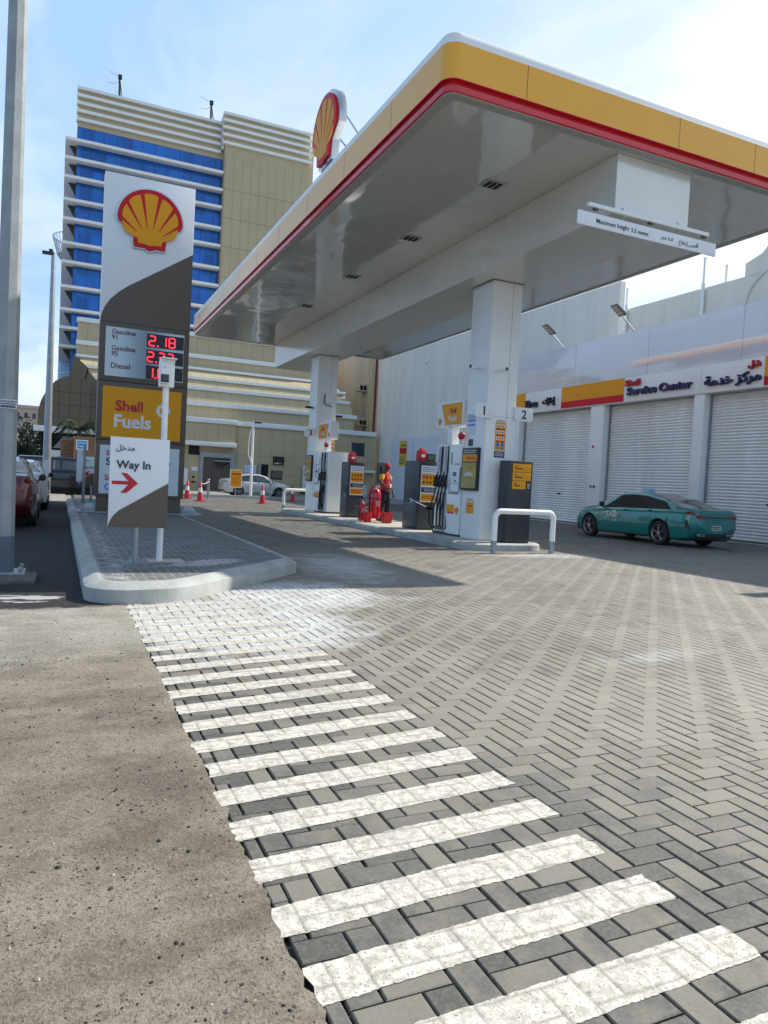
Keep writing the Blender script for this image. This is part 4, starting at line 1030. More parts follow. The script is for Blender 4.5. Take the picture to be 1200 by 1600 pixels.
text('Shell', (1.05, yf-.014, 1.70), FX, UZ, INKR, tw, h=.13, bold=.02, mode='l')
text('Service Center', (1.05, yf-.014, 1.49), FX, UZ, NAVY, tw, w=1.55, bold=.02, mode='l')
text('Select', (1.03, yf-.014, 1.09), FX, UZ, INKR, tw, h=.14, bold=.02, mode='l')
text('Car Wash', (1.03, yf-.014, .86), FX, UZ, INKB, tw, h=.17, bold=.02, mode='l')

def arrow_sign(name, label, X, Y, z0, w, h, parts, posts, s=1.0, out=False, group=None):
    t = thing(name, label, 'sign', (X, Y, .2), world=True)
    b = MB(SIGNW); b.box(X, X+w, Y-.03, Y, z0, z0+h); b.build('sign_board', t, bevel=.004)
    b = MB(TAUPE); k = w/.66
    P = [(0, .0), (w, .0), (w, .535*k*1.0), (.12*k, .20*k), (.06*k, .14*k), (.025*k, .08*k)]
    b.prism([(X+p, z0+q) for p, q in P], (0, Y-.034, 0), (1, 0, 0), (0, 0, 1), (0, .0035, 0)); b.build('brown_sweep', t)
    text(parts[0], (X+.165*k if not out else X+w*.3, Y-.036, z0+h-.13*k), FX, UZ, INK, t, h=.085*k, bold=.006)
    text(parts[1], (X+.26*k, Y-.036, z0+h-.33*k), FX, UZ, INK, t, w=.38*k, bold=.02)
    b = MB(INKR); zc = z0+h-.53*k; a = .04*k
    if not out: sh = [(X+.03*k, zc-.018*k), (X+.03*k, zc+.022*k), (X+.21*k, zc+.022*k), (X+.125*k, zc+.115*k), (X+.19*k, zc+.115*k), (X+.315*k, zc), (X+.19*k, zc-.115*k), (X+.125*k, zc-.115*k), (X+.21*k, zc-.018*k)]
    else: sh = [(X+.42*k, zc-.018*k), (X+.42*k, zc+.022*k), (X+.24*k, zc+.022*k), (X+.32*k, zc+.10*k), (X+.26*k, zc+.10*k), (X+.14*k, zc), (X+.26*k, zc-.10*k), (X+.32*k, zc-.10*k), (X+.24*k, zc-.018*k)]
    b.prism(sh, (0, Y-.034, 0), (1, 0, 0), (0, 0, 1), (0, -.003, 0)); b.build('arrow', t)
    for x in posts:
        b = MB(GALV); b.cyl((x, Y+.035, .2), (x, Y+.035, z0+h-.1), .034, n=16); b.use(STEEL).box(x-.045, x+.045, Y, Y+.075, z0+.2, z0+.24); b.box(x-.045, x+.045, Y, Y+.075, z0+h-.3, z0+h-.26); b.build('post', t, smooth=50)
        b = MB(GALV); b.box(x-.16, x+.16, Y-.06, Y+.15, .198, .213)
        for p in (-.12, .12): b.cyl((x+p, Y+.1, .213), (x+p, Y+.1, .235), .014, n=6); b.cyl((x+p, Y-.03, .213), (x+p, Y-.03, .235), .014, n=6)
        b.prism([(x-.09, .213), (x+.09, .213), (x+.034, .29), (x-.034, .29)], (0, Y+.03, 0), (1, 0, 0), (0, 0, 1), (0, .008, 0)); b.build('post_base', t)
    return t
arrow_sign('direction_sign', 'white and brown Way In sign with red arrow at the near end of the platform', .535, 8.98, .625, .665, 1.055, ('\uFEDE\uFEA7\uFEAA\uFEE3', 'Way In'), (.86,))
arrow_sign('direction_sign', 'white and brown Way Out sign half hidden behind the price tower', .60, 25.9, .72, .72, .95, ('\uFE9D\uFEAE\uFEA8\uFEE3', 'Way Out'), (1.0,), out=True)
t = thing('camera_post', 'white round post with a white camera housing behind the Way In sign', 'camera post', (1.16, 9.2, .2), world=True)
b = MB(WHITE2); b.cyl((1.16, 9.2, .2), (1.16, 9.2, 2.38), .038, n=18); b.build('post', t, smooth=50)
b = MB(CONC2); b.box(.98, 1.45, 9.05, 9.38, .198, .206); b.build('base_plate', t)
b = MB(WHITE2); b.box(1.075, 1.245, 9.12, 9.27, 2.33, 2.66); b.build('housing', t, bevel=.008)
b = MB(INKW); b.box(1.07, 1.18, 9.06, 9.12, 2.36, 2.60); b.build('camera_head', t, bevel=.015)
b = MB(GLASSD); b.box(1.078, 1.172, 9.052, 9.062, 2.375, 2.47); b.build('lens_window', t, bevel=.004)
b = MB(WHITE2); b.box(1.08, 1.26, 9.04, 9.28, 2.66, 2.672); b.build('sun_visor', t)
b = MB(STEEL); b.cyl((1.23, 9.118, 2.62), (1.23, 9.118, 2.60), .006, n=6); b.cyl((1.12, 9.055, 2.55), (1.12, 9.052, 2.56), .008, n=6); b.build('screw', t)
t = thing('signpost', 'thin grey steel post at the left edge of the platform beyond the tower', 'post', (.72, 24.6, .2), world=True)
b = MB(GALV); b.cyl((.72, 24.6, .2), (.72, 24.6, 1.98), .045, n=14); b.box(.6, .84, 24.5, 24.7, .198, .215); b.build('post_tube', t, smooth=50)
b = MB(SIGNW); b.box(.50, .66, 24.62, 24.64, .85, 1.85); b.build('white_board', t)

# ================================================================== STREET LAMPS
def octa(mb, x, y, z0, z1, r0, r1, n=8):
    mb.cyl((x, y, z0), (x, y, z1), r0, r1, n)
POLE = mat('weathered_pole', (.30, .33, .34), .6, metal=.25, var=.22, vs=3, bump=.15, bs=30)
t = thing('street_lamp', 'thick grey octagonal lamp pole cut by the left edge of the photo', 'street lamp', (-.52, 9.0, 0), world=True)
b = MB(POLE); octa(b, -.555, 9.02, .16, 9.5, .128, .075); b.build('pole', t, smooth=20)
b = MB(mat('blue_grey_paint', (.10, .135, .17), .6, var=.25, vs=4)); octa(b, -.555, 9.02, .10, .50, .1295, .1275); b.build('painted_foot', t, smooth=20)
b = MB(GALV); b.box(-.80, -.31, 8.80, 9.24, .085, .11)
for dx in (-.2, .2):
    for dy in (-.17, .17): b.cyl((-.555+dx, 9.02+dy, .11), (-.555+dx, 9.02+dy, .17), .022, n=6)
b.build('base_flange', t, bevel=.004)
b = MB(mat('dirty_concrete', (.13, .125, .11), .9, var=.3, vs=5, bump=.4)); b.box(-.90, -.20, 8.66, 9.40, -.02, .04); b.add([(-.84, 8.72, .04), (-.26, 8.72, .04), (-.26, 9.34, .04), (-.84, 9.34, .04), (-.80, 8.79, .085), (-.31, 8.79, .085), (-.31, 9.25, .085), (-.80, 9.25, .085)], [(0, 1, 5, 4), (1, 2, 6, 5), (2, 3, 7, 6), (3, 0, 4, 7), (4, 5, 6, 7)]); b.build('concrete_base', t)
b = MB(mat('sticker_pale', (.55, .58, .62), .5, var=.1)); b.box(-.60, -.44, 8.893, 8.8965, 1.90, 2.0); marks(b, (-.595, 8.893, 1.94), (1, 0, 0), (0, 0, 1), .15, .05, 2, NAVY, 3, .5); marks(b, (-.595, 8.893, 1.905), (1, 0, 0), (0, 0, 1), .14, .035, 1, NAVY, 8, .8); b.build('sticker', t)
b = MB(GALV); b.tube([(-.555, 9.02, 9.45), (-.5, 9.02, 9.8), (-.1, 9.02, 9.95), (.9, 9.02, 10.0)], .035); b.build('arm', t, smooth=60)
b = MB(GREYD); b.box(.8, 1.4, 8.9, 9.14, 9.95, 10.05); b.build('lamp_head', t, bevel=.02)
t = thing('street_lamp', 'slim grey street lamp rising beside the white car, in front of the arched wing', 'street lamp', (-.42, 29.5, 0), world=True)
b = MB(GALV); b.cyl((-.42, 29.5, 0), (-.42, 29.5, 9.05), .155, .075, 14); b.build('pole', t, smooth=50)
b = MB(INKW); b.box(-.52, -.33, 29.33, 29.36, .9, 1.5); b.build('sticker', t)
b = MB(GREYD); b.box(-.80, -.40, 29.4, 29.62, 9.0, 9.09); b.box(-.58, -.44, 29.45, 29.58, 9.09, 9.2); b.build('lamp_head', t, bevel=.015)
t = thing('street_lamp', 'small white lamp post with a looping cable behind the traffic cones', 'street lamp', (10.72, 43.6, .13), world=True)
b = MB(WHITE2); b.cyl((10.72, 43.6, 0), (10.72, 43.6, 4.65), .085, .06, 12); b.build('pole', t, smooth=50)
b = MB(GREYD); b.box(10.75, 11.2, 43.5, 43.7, 4.55, 4.63); b.use(WHITE2).tube([(10.72, 43.6, 4.4), (10.95, 43.6, 4.6)], .03); b.build('lamp_head', t)
b = MB(INKW); b.tube([(10.75, 43.5, 4.55), (10.5, 43.45, 3.9), (10.42, 43.45, 3.2), (10.45, 43.45, 2.6), (10.68, 43.5, 2.1)], .03); b.build('cable', t, smooth=60)

# ================================================================== CONES, BOLLARDS, SMALL SIGNS
def make_cone(loc, label):
    t = thing('traffic_cone', label, 'traffic cone', loc, group='red and white traffic cones by the far kerb')
    b = MB(REDP); b.box(-.2, .2, -.2, .2, 0, .045); b.build('base', t, bevel=.015)
    b = MB(REDP); b.lathe((0, 0, .045), [(.145, 0), (.045, .86), (.03, .875), (0, .875)], 18); b.build('cone_body', t, smooth=50)
    b = MB(INKW); b.lathe((0, 0, .045), [(.1025, .385), (.0765, .60)], 18); b.build('reflective_band', t, smooth=50)
    return t
cone = make_cone((7.30, 41.9, 0), 'leftmost red and white traffic cone, nearest the price tower')
cone.location = (5.98, 37.6, 0)
dup(cone, (6.12, 34.7, 0), .3, 'red and white traffic cone tied to the left grey bollard')
dup(cone, (9.05, 34.4, 0), .8, 'red and white traffic cone standing alone in front of the white sedan')
dup(cone, (12.15, 39.6, 0), .1, 'red and white traffic cone behind the far hoop barrier')
bo = thing('bollard', 'grey steel bollard roped to the cones, left of the yellow board', 'bollard', (7.35, 39.3, 0), group='grey steel bollards by the far kerb')
b = MB(GALV); b.cyl((0, 0, 0), (0, 0, 1.02), .07, n=16); b.lathe((0, 0, 1.02), [(.07, 0), (.05, .03), (0, .04)], 16); b.build('post_tube', bo, smooth=50)
b = MB(REDP); b.lathe((0, 0, 0), [(.072, .80), (.072, .86)], 16); b.build('band', bo)
dup(bo, (11.25, 41.0, 0), 0, 'grey steel bollard right of the white lamp post, by the sedan door')
t = thing('rope', 'pale slack rope strung from the red cone to the left bollard', 'rope', (6.12, 34.7, .85), world=True)
b = MB(INKW); b.tube([(6.12, 34.7, .86), (6.5, 36.2, .80), (6.9, 37.8, .80), (7.35, 39.2, .9)], .015, 6); b.build('rope_line', t, smooth=60)
t = thing('rope', 'pale rope running from the last cone towards the hoop barrier', 'rope', (12.15, 39.6, .85), world=True)
b = MB(INKW); b.tube([(12.15, 39.6, .9), (12.8, 40.2, .68), (13.6, 41.0, .6)], .015, 6); b.build('rope_line', t, smooth=60)
t = thing('notice_board', 'small yellow notice board with red symbols in front of the white sedan', 'sign', (9.65, 43.0, .13), world=True)
b = MB(GALV); b.cyl((9.65, 43.02, 0), (9.65, 43.02, 1.5), .03, n=10); b.build('post', t)
b = MB(SIGNW); b.box(9.29, 10.01, 42.97, 43.0, .58, 1.66); b.build('board', t)
b = MB(YELS); b.box(9.33, 9.97, 42.96, 42.969, .62, 1.62)
marks(b, (9.37, 42.959, .68), (1, 0, 0), (0, 0, 1), .56, .55, 7, INKR, 3, .35); b.use(INKR)
for i in range(4): b.box(9.40+i*.14, 9.50+i*.14, 42.95, 42.959, 1.32, 1.44)
b.build('yellow_print', t)

# ================================================================== SERVICE BUILDING (right)
sv = thing('service_building', 'white service building with roller shutters and lettered sign band', 'building', (19.9, 18, 0), world=True)
GLW = soffit_mat('gloss_white_panel', (.76, .76, .79), .07, .10, .05)
XF = 19.4
b = MB(GLW); b.box(XF+.03, XF+.55, 3, 28.9, 5.76, 7.48); b.build('upper_fascia', sv, bevel=.01)
b = MB(mat('panel_gap', (.10, .10, .10), .8, var=0))
for y in (8.2, 12.3, 16.3, 20.3, 24.4): b.box(XF+.027, XF+.031, y, y+.008, 5.78, 7.46)
b.build('panel_joint', sv)
b = MB(WHITE); b.box(XF, XF+.5, 3, 28.9, 4.83, 5.75); b.use(mat('panel_gap', (.1, .1, .1), .8)).box(XF-.001, XF, 17.79, 17.8, 4.83, 5.75); b.build('sign_band', sv, bevel=.008)
b = MB(RENDERW); b.box(XF+.5, 21.9, 3, 28.85, 0, 7.3); b.build('wall', sv)
b = MB(WHITE); 
for p0_, p1_ in ((22.5, 23.27), (17.66, 18.08), (12.7, 13.15), (7.9, 8.4), (28.2, 28.85)):
    b = MB(WHITE); b.box(XF+.05, XF+.5, p0_, p1_, 0, 4.828); b.build('pillar', sv, bevel=.01)
b = MB(CONC); b.box(XF+.02, XF+.6, 3, 28.9, 0, .04); b.build('threshold', sv)
for y0, y1, lock in ((23.28, 28.19, 25.4), (18.09, 22.49, 20.3), (13.16, 17.65, 15.2), (8.41, 12.69, 10.5)):
    b = MB(SHUT); zs = []; rows = []
    z = .06; ph = 0
    while z < 4.72:
        rows.append([(XF+.415, y0, z), (XF+.415, y1, z)]); rows.append([(XF+.385, y0, z+.018), (XF+.385, y1, z+.018)]); rows.append([(XF+.37, y0, z+.055), (XF+.37, y1, z+.055)]); rows.append([(XF+.385, y0, z+.088), (XF+.385, y1, z+.088)]); rows.append([(XF+.415, y0, z+.098), (XF+.415, y1, z+.098)]); z += .105
    b.grid(rows); b.use(DARK).box(XF+.36, XF+.45, y0, y1, .02, .06); o = b.build('roller_shutter', sv, smooth=20)
    b = MB(DARK); b.box(XF+.355, XF+.365, lock-.12, lock+.12, 1.22, 1.28); b.use(SIGNW).box(XF+.36, XF+.369, lock-.07, lock+.1, 1.42, 1.50); b.build('handle', o)
    for y in (y0, y1-.06): b = MB(GALV); b.box(XF+.33, XF+.365, y, y+.06, .05, 4.8); b.build('guide_rail', sv)
# sign band colours
for y0, y1 in ((21.40, 25.14), (27.75, 28.9), (8.6, 15.42)):
    b = MB(YELS); b.box(XF-.012, XF, y0, y1, 5.135, 5.752); b.build('yellow_block', sv)
    b = MB(REDS); b.box(XF-.012, XF, y0, y1, 4.862, 5.13); b.build('red_stripe', sv)
text('Tires', (XF, 27.25, 5.22), LX, UZ, BLACK, sv, w=.95, h=.34, bold=.03, depth=.10)
text('\uFE95\uFE8D\uFEAD\uFE8E\uFEC3\uFE87', (XF, 25.95, 5.22), LX, UZ, BLACK, sv, w=.85, h=.38, bold=.02, depth=.10)
text('Shell', (XF, 20.92, 5.52), LX, UZ, INKR, sv, w=.72, h=.23, bold=.03, depth=.10)
text('Service Center', (XF, 19.65, 5.20), LX, UZ, NAVY, sv, w=3.05, h=.30, bold=.035, depth=.10)
text('\uFE94\uFEE3\uFEAA\uFEA7 \uFEB0\uFEDB\uFEAE\uFEE3', (XF, 16.55, 5.15), LX, UZ, NAVY, sv, w=2.1, h=.42, bold=.03, depth=.10)
text('\uFEDE\uFEB7', (XF, 15.75, 5.54), LX, UZ, INKR, sv, w=.42, h=.26, bold=.03, depth=.10)
for z, k in ((3.2, 1), (1.6, 2)):
    b = MB(REDP); b.box(XF+.03, XF+.05, 22.95, 23.05, z-.05, z+.05)
    if k == 2: b.use(BLACK).box(XF+.03, XF+.05, 22.75, 22.86, z-.05, z+.05)
    b.build('alarm_point', sv, bevel=.006)
def wall_light(y, label, px=19.45):
    t = thing('floodlight', label, 'floodlight', (px, y, 7.45), R(0), group='floodlights on the service building roof')
    b = MB(WHITE2); b.tube([(0.05, 0, -.05), (-.62, .04, .52)], .035); b.build('arm', t, smooth=50)
    b = MB(mat('lamp_grey', (.16, .17, .15), .5, metal=.3)); b.prism([(-.19, 0), (.19, 0), (.17, .62), (-.17, .62)], (-.58, .04, .50), (0, 1, 0), (-.76, 0, .50), (.035, 0, .06)); b.build('lamp_head', t, bevel=.01)
    b = MB(mat('led_lens', (.6, .6, .5), .3, var=.1))
    for q in range(3): b.prism([(-.14, .10+q*.17), (.14, .10+q*.17), (.14, .24+q*.17), (-.14, .24+q*.17)], (-.582, .04, .497), (0, 1, 0), (-.76, 0, .50), (-.003, 0, -.005))
    b.build('led_module', t)
    return t
wall_light(25.25, 'floodlight on an angled white arm above the Tires lettering')
wall_light(21.1, 'floodlight on an angled white arm above the Service Center lettering')
wall_light(8.0, 'floodlight on an angled white arm at the near end of the roof')

# building behind the service building
bb = thing('rear_building', 'cream rendered building with arched parapet behind the service building', 'building', (26, 15, 0), world=True)
b = MB(STONE); b.box(22, 36, 3, 24.6, 0, 9.3); b.build('wall', bb, bevel=.02)
arc = [(18.55, 9.28), (18.55, 9.75), (17.9, 9.95), (17.6, 10.25), (14.0, 10.3), (8, 10.3), (8, 9.28)]
b = MB(STONE); b.prism(arc, (21.98, 0, 0), (0, 1, 0), (0, 0, 1), (1.2, 0, 0)); b.build('parapet', bb)
A = [(18.6+1.6*0, 8.0)]
pts = [(18.45-1.9*(1-math.cos(a)), 8.3+1.25*math.sin(a)) for a in [math.pi/2*i/10 for i in range(11)]]
b = MB(STONE); b.tube([(21.97, y, z) for y, z in pts]+[(21.97, 14, 9.55)], .05, 6); b.box(21.95, 22.0, 18.5, 24.6, 8.27, 8.36); b.build('moulding', bb)
for y, zt in ((24.35, 9.95), (20.3, 10.2), (19.9, 9.95)):
    px_ = 22.6 if y == 19.9 else 21.9
    b = MB(WHITE2); (b.cyl((px_, y, 7.4), (px_, y, 9.45), .07, n=10) if y != 19.9 else None); b.cyl((px_, y, 9.25), (px_, y, zt+.15), .04, n=8); b.cyl((px_, y, zt+.15), (px_, y, zt+.2), .06, n=8)
    t = thing('vent_pipe', {9.95: 'white vent pipe by the grey wall, left end of the cream building', 10.2: 'taller white vent pipe at the middle of the cream parapet'}.get(zt, 'x') if y != 19.9 else 'short white vent pipe just right of the taller middle pipe', 'pipe', (21.9, y, 7.4), world=True, group='white vent pipes on the cream building')
    b.build('pipe_tube', t, smooth=50)
    if y != 19.9: b = MB(GREYD); b.box(21.75, 21.9, y+.2, y+.45, 8.0, 8.1); b.build('spotlight', t)
t = thing('roof_vent', 'domed ribbed roof ventilator behind the cream parapet', 'roof vent', (23.5, 18.6, 9.3), world=True)
b = MB(mat('vent_white', (.6, .61, .6), .5, var=.1)); b.lathe((23.4, 18.4, 9.35), [(1.0, 0), (1.0, .12), (.96, .14), (1.0, .3), (.95, .32), (.95, .5), (.8, .75), (.5, .9), (0, .95)], 24); b.box(23.0, 23.8, 18.1, 18.7, 10.25, 10.36); b.build('dome', t, smooth=40)

# tall grey rendered building
gb = thing('grey_building', 'tall plain grey rendered wall building behind the forecourt', 'building', (30, 42, 0), world=True)
b = MB(RENDERW); b.box(24.7, 25.0, 27.95, 57.0, 0, 11.75); b.box(25.0, 28, 46, 57.0, 0, 11.7); b.build('wall', gb)
b = MB(mat('white_sheet', (.62, .66, .74), .5, var=.04, vs=.5)); b.box(24.65, 24.7, 45.7, 53.8, .05, 4.92); b.use(mat('panel_gap', (.1, .1, .1), .8)).box(24.645, 24.65, 49.7, 49.72, .05, 4.9); b.build('gate', gb)
b = MB(STONE); b.box(24.66, 24.7, 47.9, 48.5, 9.9, 10.7); b.use(DARK).box(24.65, 24.66, 48.1, 48.2, 10.3, 10.45); b.build('wall_box', gb)
b = MB(GALV); b.box(24.5, 24.7, 54.6, 56.0, 1.3, 3.0); b.use(GREYD).box(24.48, 24.5, 54.9, 55.3, 1.5, 2.7); b.build('meter_cabinet', gb)
t = thing('warning_sign', 'yellow warning sheet with a red band on the white gate', 'sign', (24.6, 51.3, 3.0), world=True)
b = MB(mat('sheet_yellow', (.62, .45, .05), .5, var=.08)); b.box(24.62, 24.645, 50.7, 52.0, 2.75, 4.7); b.use(INKR).box(24.612, 24.62, 50.75, 51.95, 3.7, 4.15)
marks(b, (24.618, 51.9, 3.76), (0, -1, 0), (0, 0, 1), 1.1, .34, 2, INKW, 3, .5); marks(b, (24.618, 51.9, 2.85), (0, -1, 0), (0, 0, 1), .9, .65, 4, GREYD, 5, .4); marks(b, (24.618, 51.7, 4.25), (0, -1, 0), (0, 0, 1), .8, .2, 1, INK, 6, .6)
b.build('sheet', t)
t = thing('drain_pipe', 'dark red and cream pipes running up the corner of the grey wall', 'pipe', (24.6, 57.1, 0), world=True)
b = MB(mat('maroon_pipe', (.11, .02, .025), .5, var=.2)); b.cyl((24.55, 57.25, 0), (24.55, 57.25, 12.2), .13, n=10); b.use(mat('cream_pipe', (.45, .38, .2), .6)); b.cyl((24.25, 57.35, 0), (24.25, 57.35, 12.2), .1, n=10); b.cyl((23.98, 57.4, 0), (23.98, 57.4, 12.2), .05, n=8); b.build('pipe_tube', t, smooth=50)
# far wall with air conditioners
fb = thing('far_building', 'pale building with wall air conditioners glimpsed between podium and grey wall', 'building', (27, 66, 0), world=True)
b = MB(mat('pale_render', (.52, .48, .42), .85, var=.15, vs=.8, streak=True)); b.box(24.9, 34, 58.5, 80, 0, 14.5); b.use(mat('pink_render', (.45, .34, .28), .85, var=.2, vs=1, streak=True)).box(22.6, 26.5, 70, 80, 0, 16.5); b.build('wall', fb)
b = MB(mat('pipe_brown', (.16, .10, .08), .7, var=.2)); b.cyl((24.6, 69.8, 5), (24.6, 69.8, 16), .2, n=8); b.cyl((23.4, 69.8, 8), (23.4, 69.8, 16), .12, n=8); b.build('pipe', fb)
for i, (y, z) in enumerate(((60.5, 9.4), (60.2, 6.3))):
    t = thing('air_conditioner', ('upper', 'lower')[i]+' cream window air conditioner on the narrow far wall', 'air conditioner', (24.5, y, z), world=True, group='air conditioners on the far wall')
    b = MB(mat('ac_cream', (.50, .46, .38), .7, var=.1)); b.box(24.1, 24.9, y-.5, y+.5, z, z+.65); b.build('casing', t, bevel=.02)
    b = MB(DARK); b.box(24.2, 24.48, y-.505, y-.5, z+.1, z+.5); b.box(24.54, 24.82, y-.505, y-.5, z+.1, z+.5); b.build('grille', t)
    b = MB(GALV); b.tube([(24.6, y, z), (24.65, y, z-.8), (24.85, y, z-2.2)], .05); b.build('drain', t)

# ================================================================== CREAM COMMERCIAL BUILDING
pb = thing('commercial_building', 'cream clad building with white bands and curved stepped facade', 'building', (12, 56.5, 0), world=True)
YP = 56.0
b = MB(CREAM); b.box(.95, 24.2, YP, 75, -.1, 5.5); b.build('lower_wall', pb)
b = MB(CREAMD)   # cladding joints of the lower wall
for i in range(25): x = 1.5+i*.92; b.box(x, x+.025, YP-.004, YP, .1, 5.45)
for z in (1.6, 2.9, 4.15): b.box(.95, 24.2, YP-.0045, YP, z, z+.025)
b.build('cladding_joint', pb)
prof = [(0, 5.5), (.02, 6.6), (.25, 7.4), (.7, 8.3), (1.3, 9.0), (2.0, 9.45)]      # recess, height
def vault(a0, a1, mt, nm):
    (d0, z0), (d1, z1) = prof[a0], prof[a1]
    q = MB(mt)
    L0, L1 = 1.0+d0*.1, 1.0+d1*.1; R0, R1 = 22.2-d0*.85, 22.2-d1*.85
    q.add([(L0, YP+d0, z0), (R0, YP+d0, z0), (R1, YP+d1, z1), (L1, YP+d1, z1), (R0, 70, z0), (R1, 70, z1)], [(0, 1, 2, 3), (1, 4, 5, 2)])
    q.build(nm, pb)
    j = MB(CREAMD)
    n = 23
    for i in range(1, n):
        xa, xb = L0+(R0-L0)*i/n, L1+(R1-L1)*i/n
        j.add([(xa, YP+d0-.006, z0), (xa+.025, YP+d0-.006, z0), (xb+.025, YP+d1-.006, z1), (xb, YP+d1-.006, z1)], [(0, 1, 2, 3)])
    j.build('cladding_joint', pb)
for i in range(5): vault(i, i+1, CREAM, 'curved_facade')
b = MB(CREAM); b.box(1.0, 20.4, YP+2.0, 72, 9.45, 12.3); b.build('upper_wall', pb)
b = MB(CREAMD)
for i in range(22): x = 1.6+i*.88; b.box(x, x+.025, YP+1.995, YP+2.0, 9.5, 12.2)
b.build('cladding_joint', pb)
for z, d, x1, h, t in ((5.2, 0, 24.2, .38, .22), (6.5, .02, 22.4, .33, .2), (7.72, .45, 21.9, .26, .2), (8.55, .9, 21.6, .22, .2), (9.42, 2.0, 20.6, .2, .3), (10.35, 2.0, 20.4, .32, .15), (12.0, 2.0, 20.4, .3, .15)):
    b = MB(TRIM); b.box(.85, x1, YP+d-t, YP+d+.6, z-.05, z+h-.05); b.build('cornice_band', pb, bevel=.02)
# slanted end panels of the curved facade, their shade put into the brown
for (xa, za, xb, zb, w) in ((.70, 8.9, 1.65, 8.1, 1.6), (1.55, 8.05, 2.5, 6.9, 1.5)):
    b = MB(BROWNSHADE); b.prism([(xa, za), (xb, zb), (xb-.35, zb-w), (xa-.25, za-w)], (0, YP-2.2, 0), (1, 0, 0), (0, 0, 1), (0, 2.1, 0)); b.build('end_panel', pb)
# projecting corner bay over the shutter
b = MB(CREAM); b.box(2.5, 12.2, YP-.7, YP, 3.7, 5.25); b.use(CREAMD)
for i in range(11): x = 3+i*.88; b.box(x, x+.025, YP-.705, YP-.7, 3.8, 5.1)
b.build('projecting_bay', pb)
b = MB(TRIM); b.box(2.4, 12.35, YP-.85, YP, 3.42, 3.75); b.build('cornice_band', pb, bevel=.02)
b = MB(TRIM); b.box(2.4, 12.3, YP-.85, YP, 5.15, 5.52); b.build('cornice_band', pb, bevel=.02)
d = MB(SHUTD)
rows = []
for i in range(34): z = .05+i*.075; rows += [[(10.0, YP-.02, z), (12.05, YP-.02, z)], [(10.0, YP-.05, z+.04), (12.05, YP-.05, z+.04)]]
d.grid(rows); sd = d.build('shutter_door', pb)
b = MB(GALV); b.box(9.72, 10.0, YP-.14, YP-.0, 0, 2.95); b.box(12.05, 12.45, YP-.14, YP, 0, 2.9); b.box(9.72, 12.45, YP-.2, YP, 2.6, 2.95); b.build('door_frame', pb)
b = MB(BLACK); b.box(10.9, 11.9, YP-.3, YP-.06, 2.15, 2.4); b.box(11.1, 11.5, YP-.35, YP-.06, 1.95, 2.2); b.use(STEEL).box(10.8, 12.0, YP-.32, YP-.3, 2.32, 2.38); b.build('shutter_motor', pb)
b = MB(DARK); b.box(8.9, 9.68, YP-.03, YP-.0, 2.72, 3.4); b.use(GREYD)
for k_ in range(5): a = k_*1.257; b.prism([(9.29, 3.06), (9.29+.3*math.cos(a), 3.06+.3*math.sin(a)), (9.29+.3*math.cos(a+.5), 3.06+.3*math.sin(a+.5))], (0, YP-.04, 0), (1, 0, 0), (0, 0, 1), (0, -.01, 0))
b.build('exhaust_fan', pb)
b = MB(SIGNW); b.box(9.15, 9.6, YP-.03, YP, 1.5, 1.8); b.box(8.35, 8.85, YP-.3, YP, .4, 1.65); b.use(DARK).box(9.2, 9.4, YP-.03, YP, .95, 1.1); b.box(9.15, 9.5, YP-.03, YP, .6, .72); b.build('wall_box', pb)
b = MB(SIGNW); b.box(13.2, 14.1, YP-.03, YP, 1.15, 2.15); marks(b, (13.27, YP-.031, 1.2), (1, 0, 0), (0, 0, 1), .76, .9, 6, INKB, 3, .45); b.build('notice', pb)
b = MB(DARK); b.box(14.35, 15.1, YP-.02, YP+.3, .02, 2.3); b.use(GALV).box(14.25, 14.45, YP-.3, YP-.02, .02, 2.28); b.build('door', pb)
b = MB(BLACK); b.box(15.45, 16.35, YP-.08, YP, 2.3, 2.98); b.build('menu_board', pb)
b = MB(YELS)
for i, c in enumerate((YELS, INKW, mat('g_', (.05, .4, .1), .5, var=0), INKR)): b.use(c); b.box(15.55+i*.19, 15.7+i*.19, YP-.09, YP-.08, 2.38, 2.5)
b.build('menu_light', pb)
b = MB(DARK); b.box(15.35, 16.25, YP-.02, YP-.0, 1.15, 1.85); b.use(SHUTD).box(15.45, 16.2, YP-.03, YP-.02, 1.25, 1.8); b.build('serving_hatch', pb)
b = MB(CREAM); b.box(16.35, 17.8, YP-.06, YP, .1, 2.2); b.use(CREAMD)
for z in (.85, 1.5, 2.15): b.box(16.35, 17.8, YP-.064, YP-.06, z, z+.03)
b.build('panelled_shutter', pb)
b = MB(SIGNW); b.box(17.9, 18.75, YP-.25, YP-.2, .3, 2.35); marks(b, (17.96, YP-.251, 1.5), (1, 0, 0), (0, 0, 1), .7, .75, 4, INKR, 4, .5); b.use(NAVY).box(18.35, 18.7, YP-.254, YP-.25, .8, 1.35); b.build('white_banner', pb)
w = MB(mat('window_teal', (.015, .04, .06), .1, var=.1, spec=.8)); w.box(22.15, 23.2, YP-.02, YP, 3.45, 4.55); w.use(GREYD).box(22.1, 22.15, YP-.03, YP, 3.4, 4.6); w.box(23.2, 23.25, YP-.03, YP, 3.4, 4.6); w.build('window', pb)
b = MB(DARK); b.box(21.6, 23.3, YP-.02, YP, .02, 1.9); b.use(TRIM).box(21.0, 24.2, YP-.4, YP, 2.1, 2.3); b.build('dark_opening', pb)

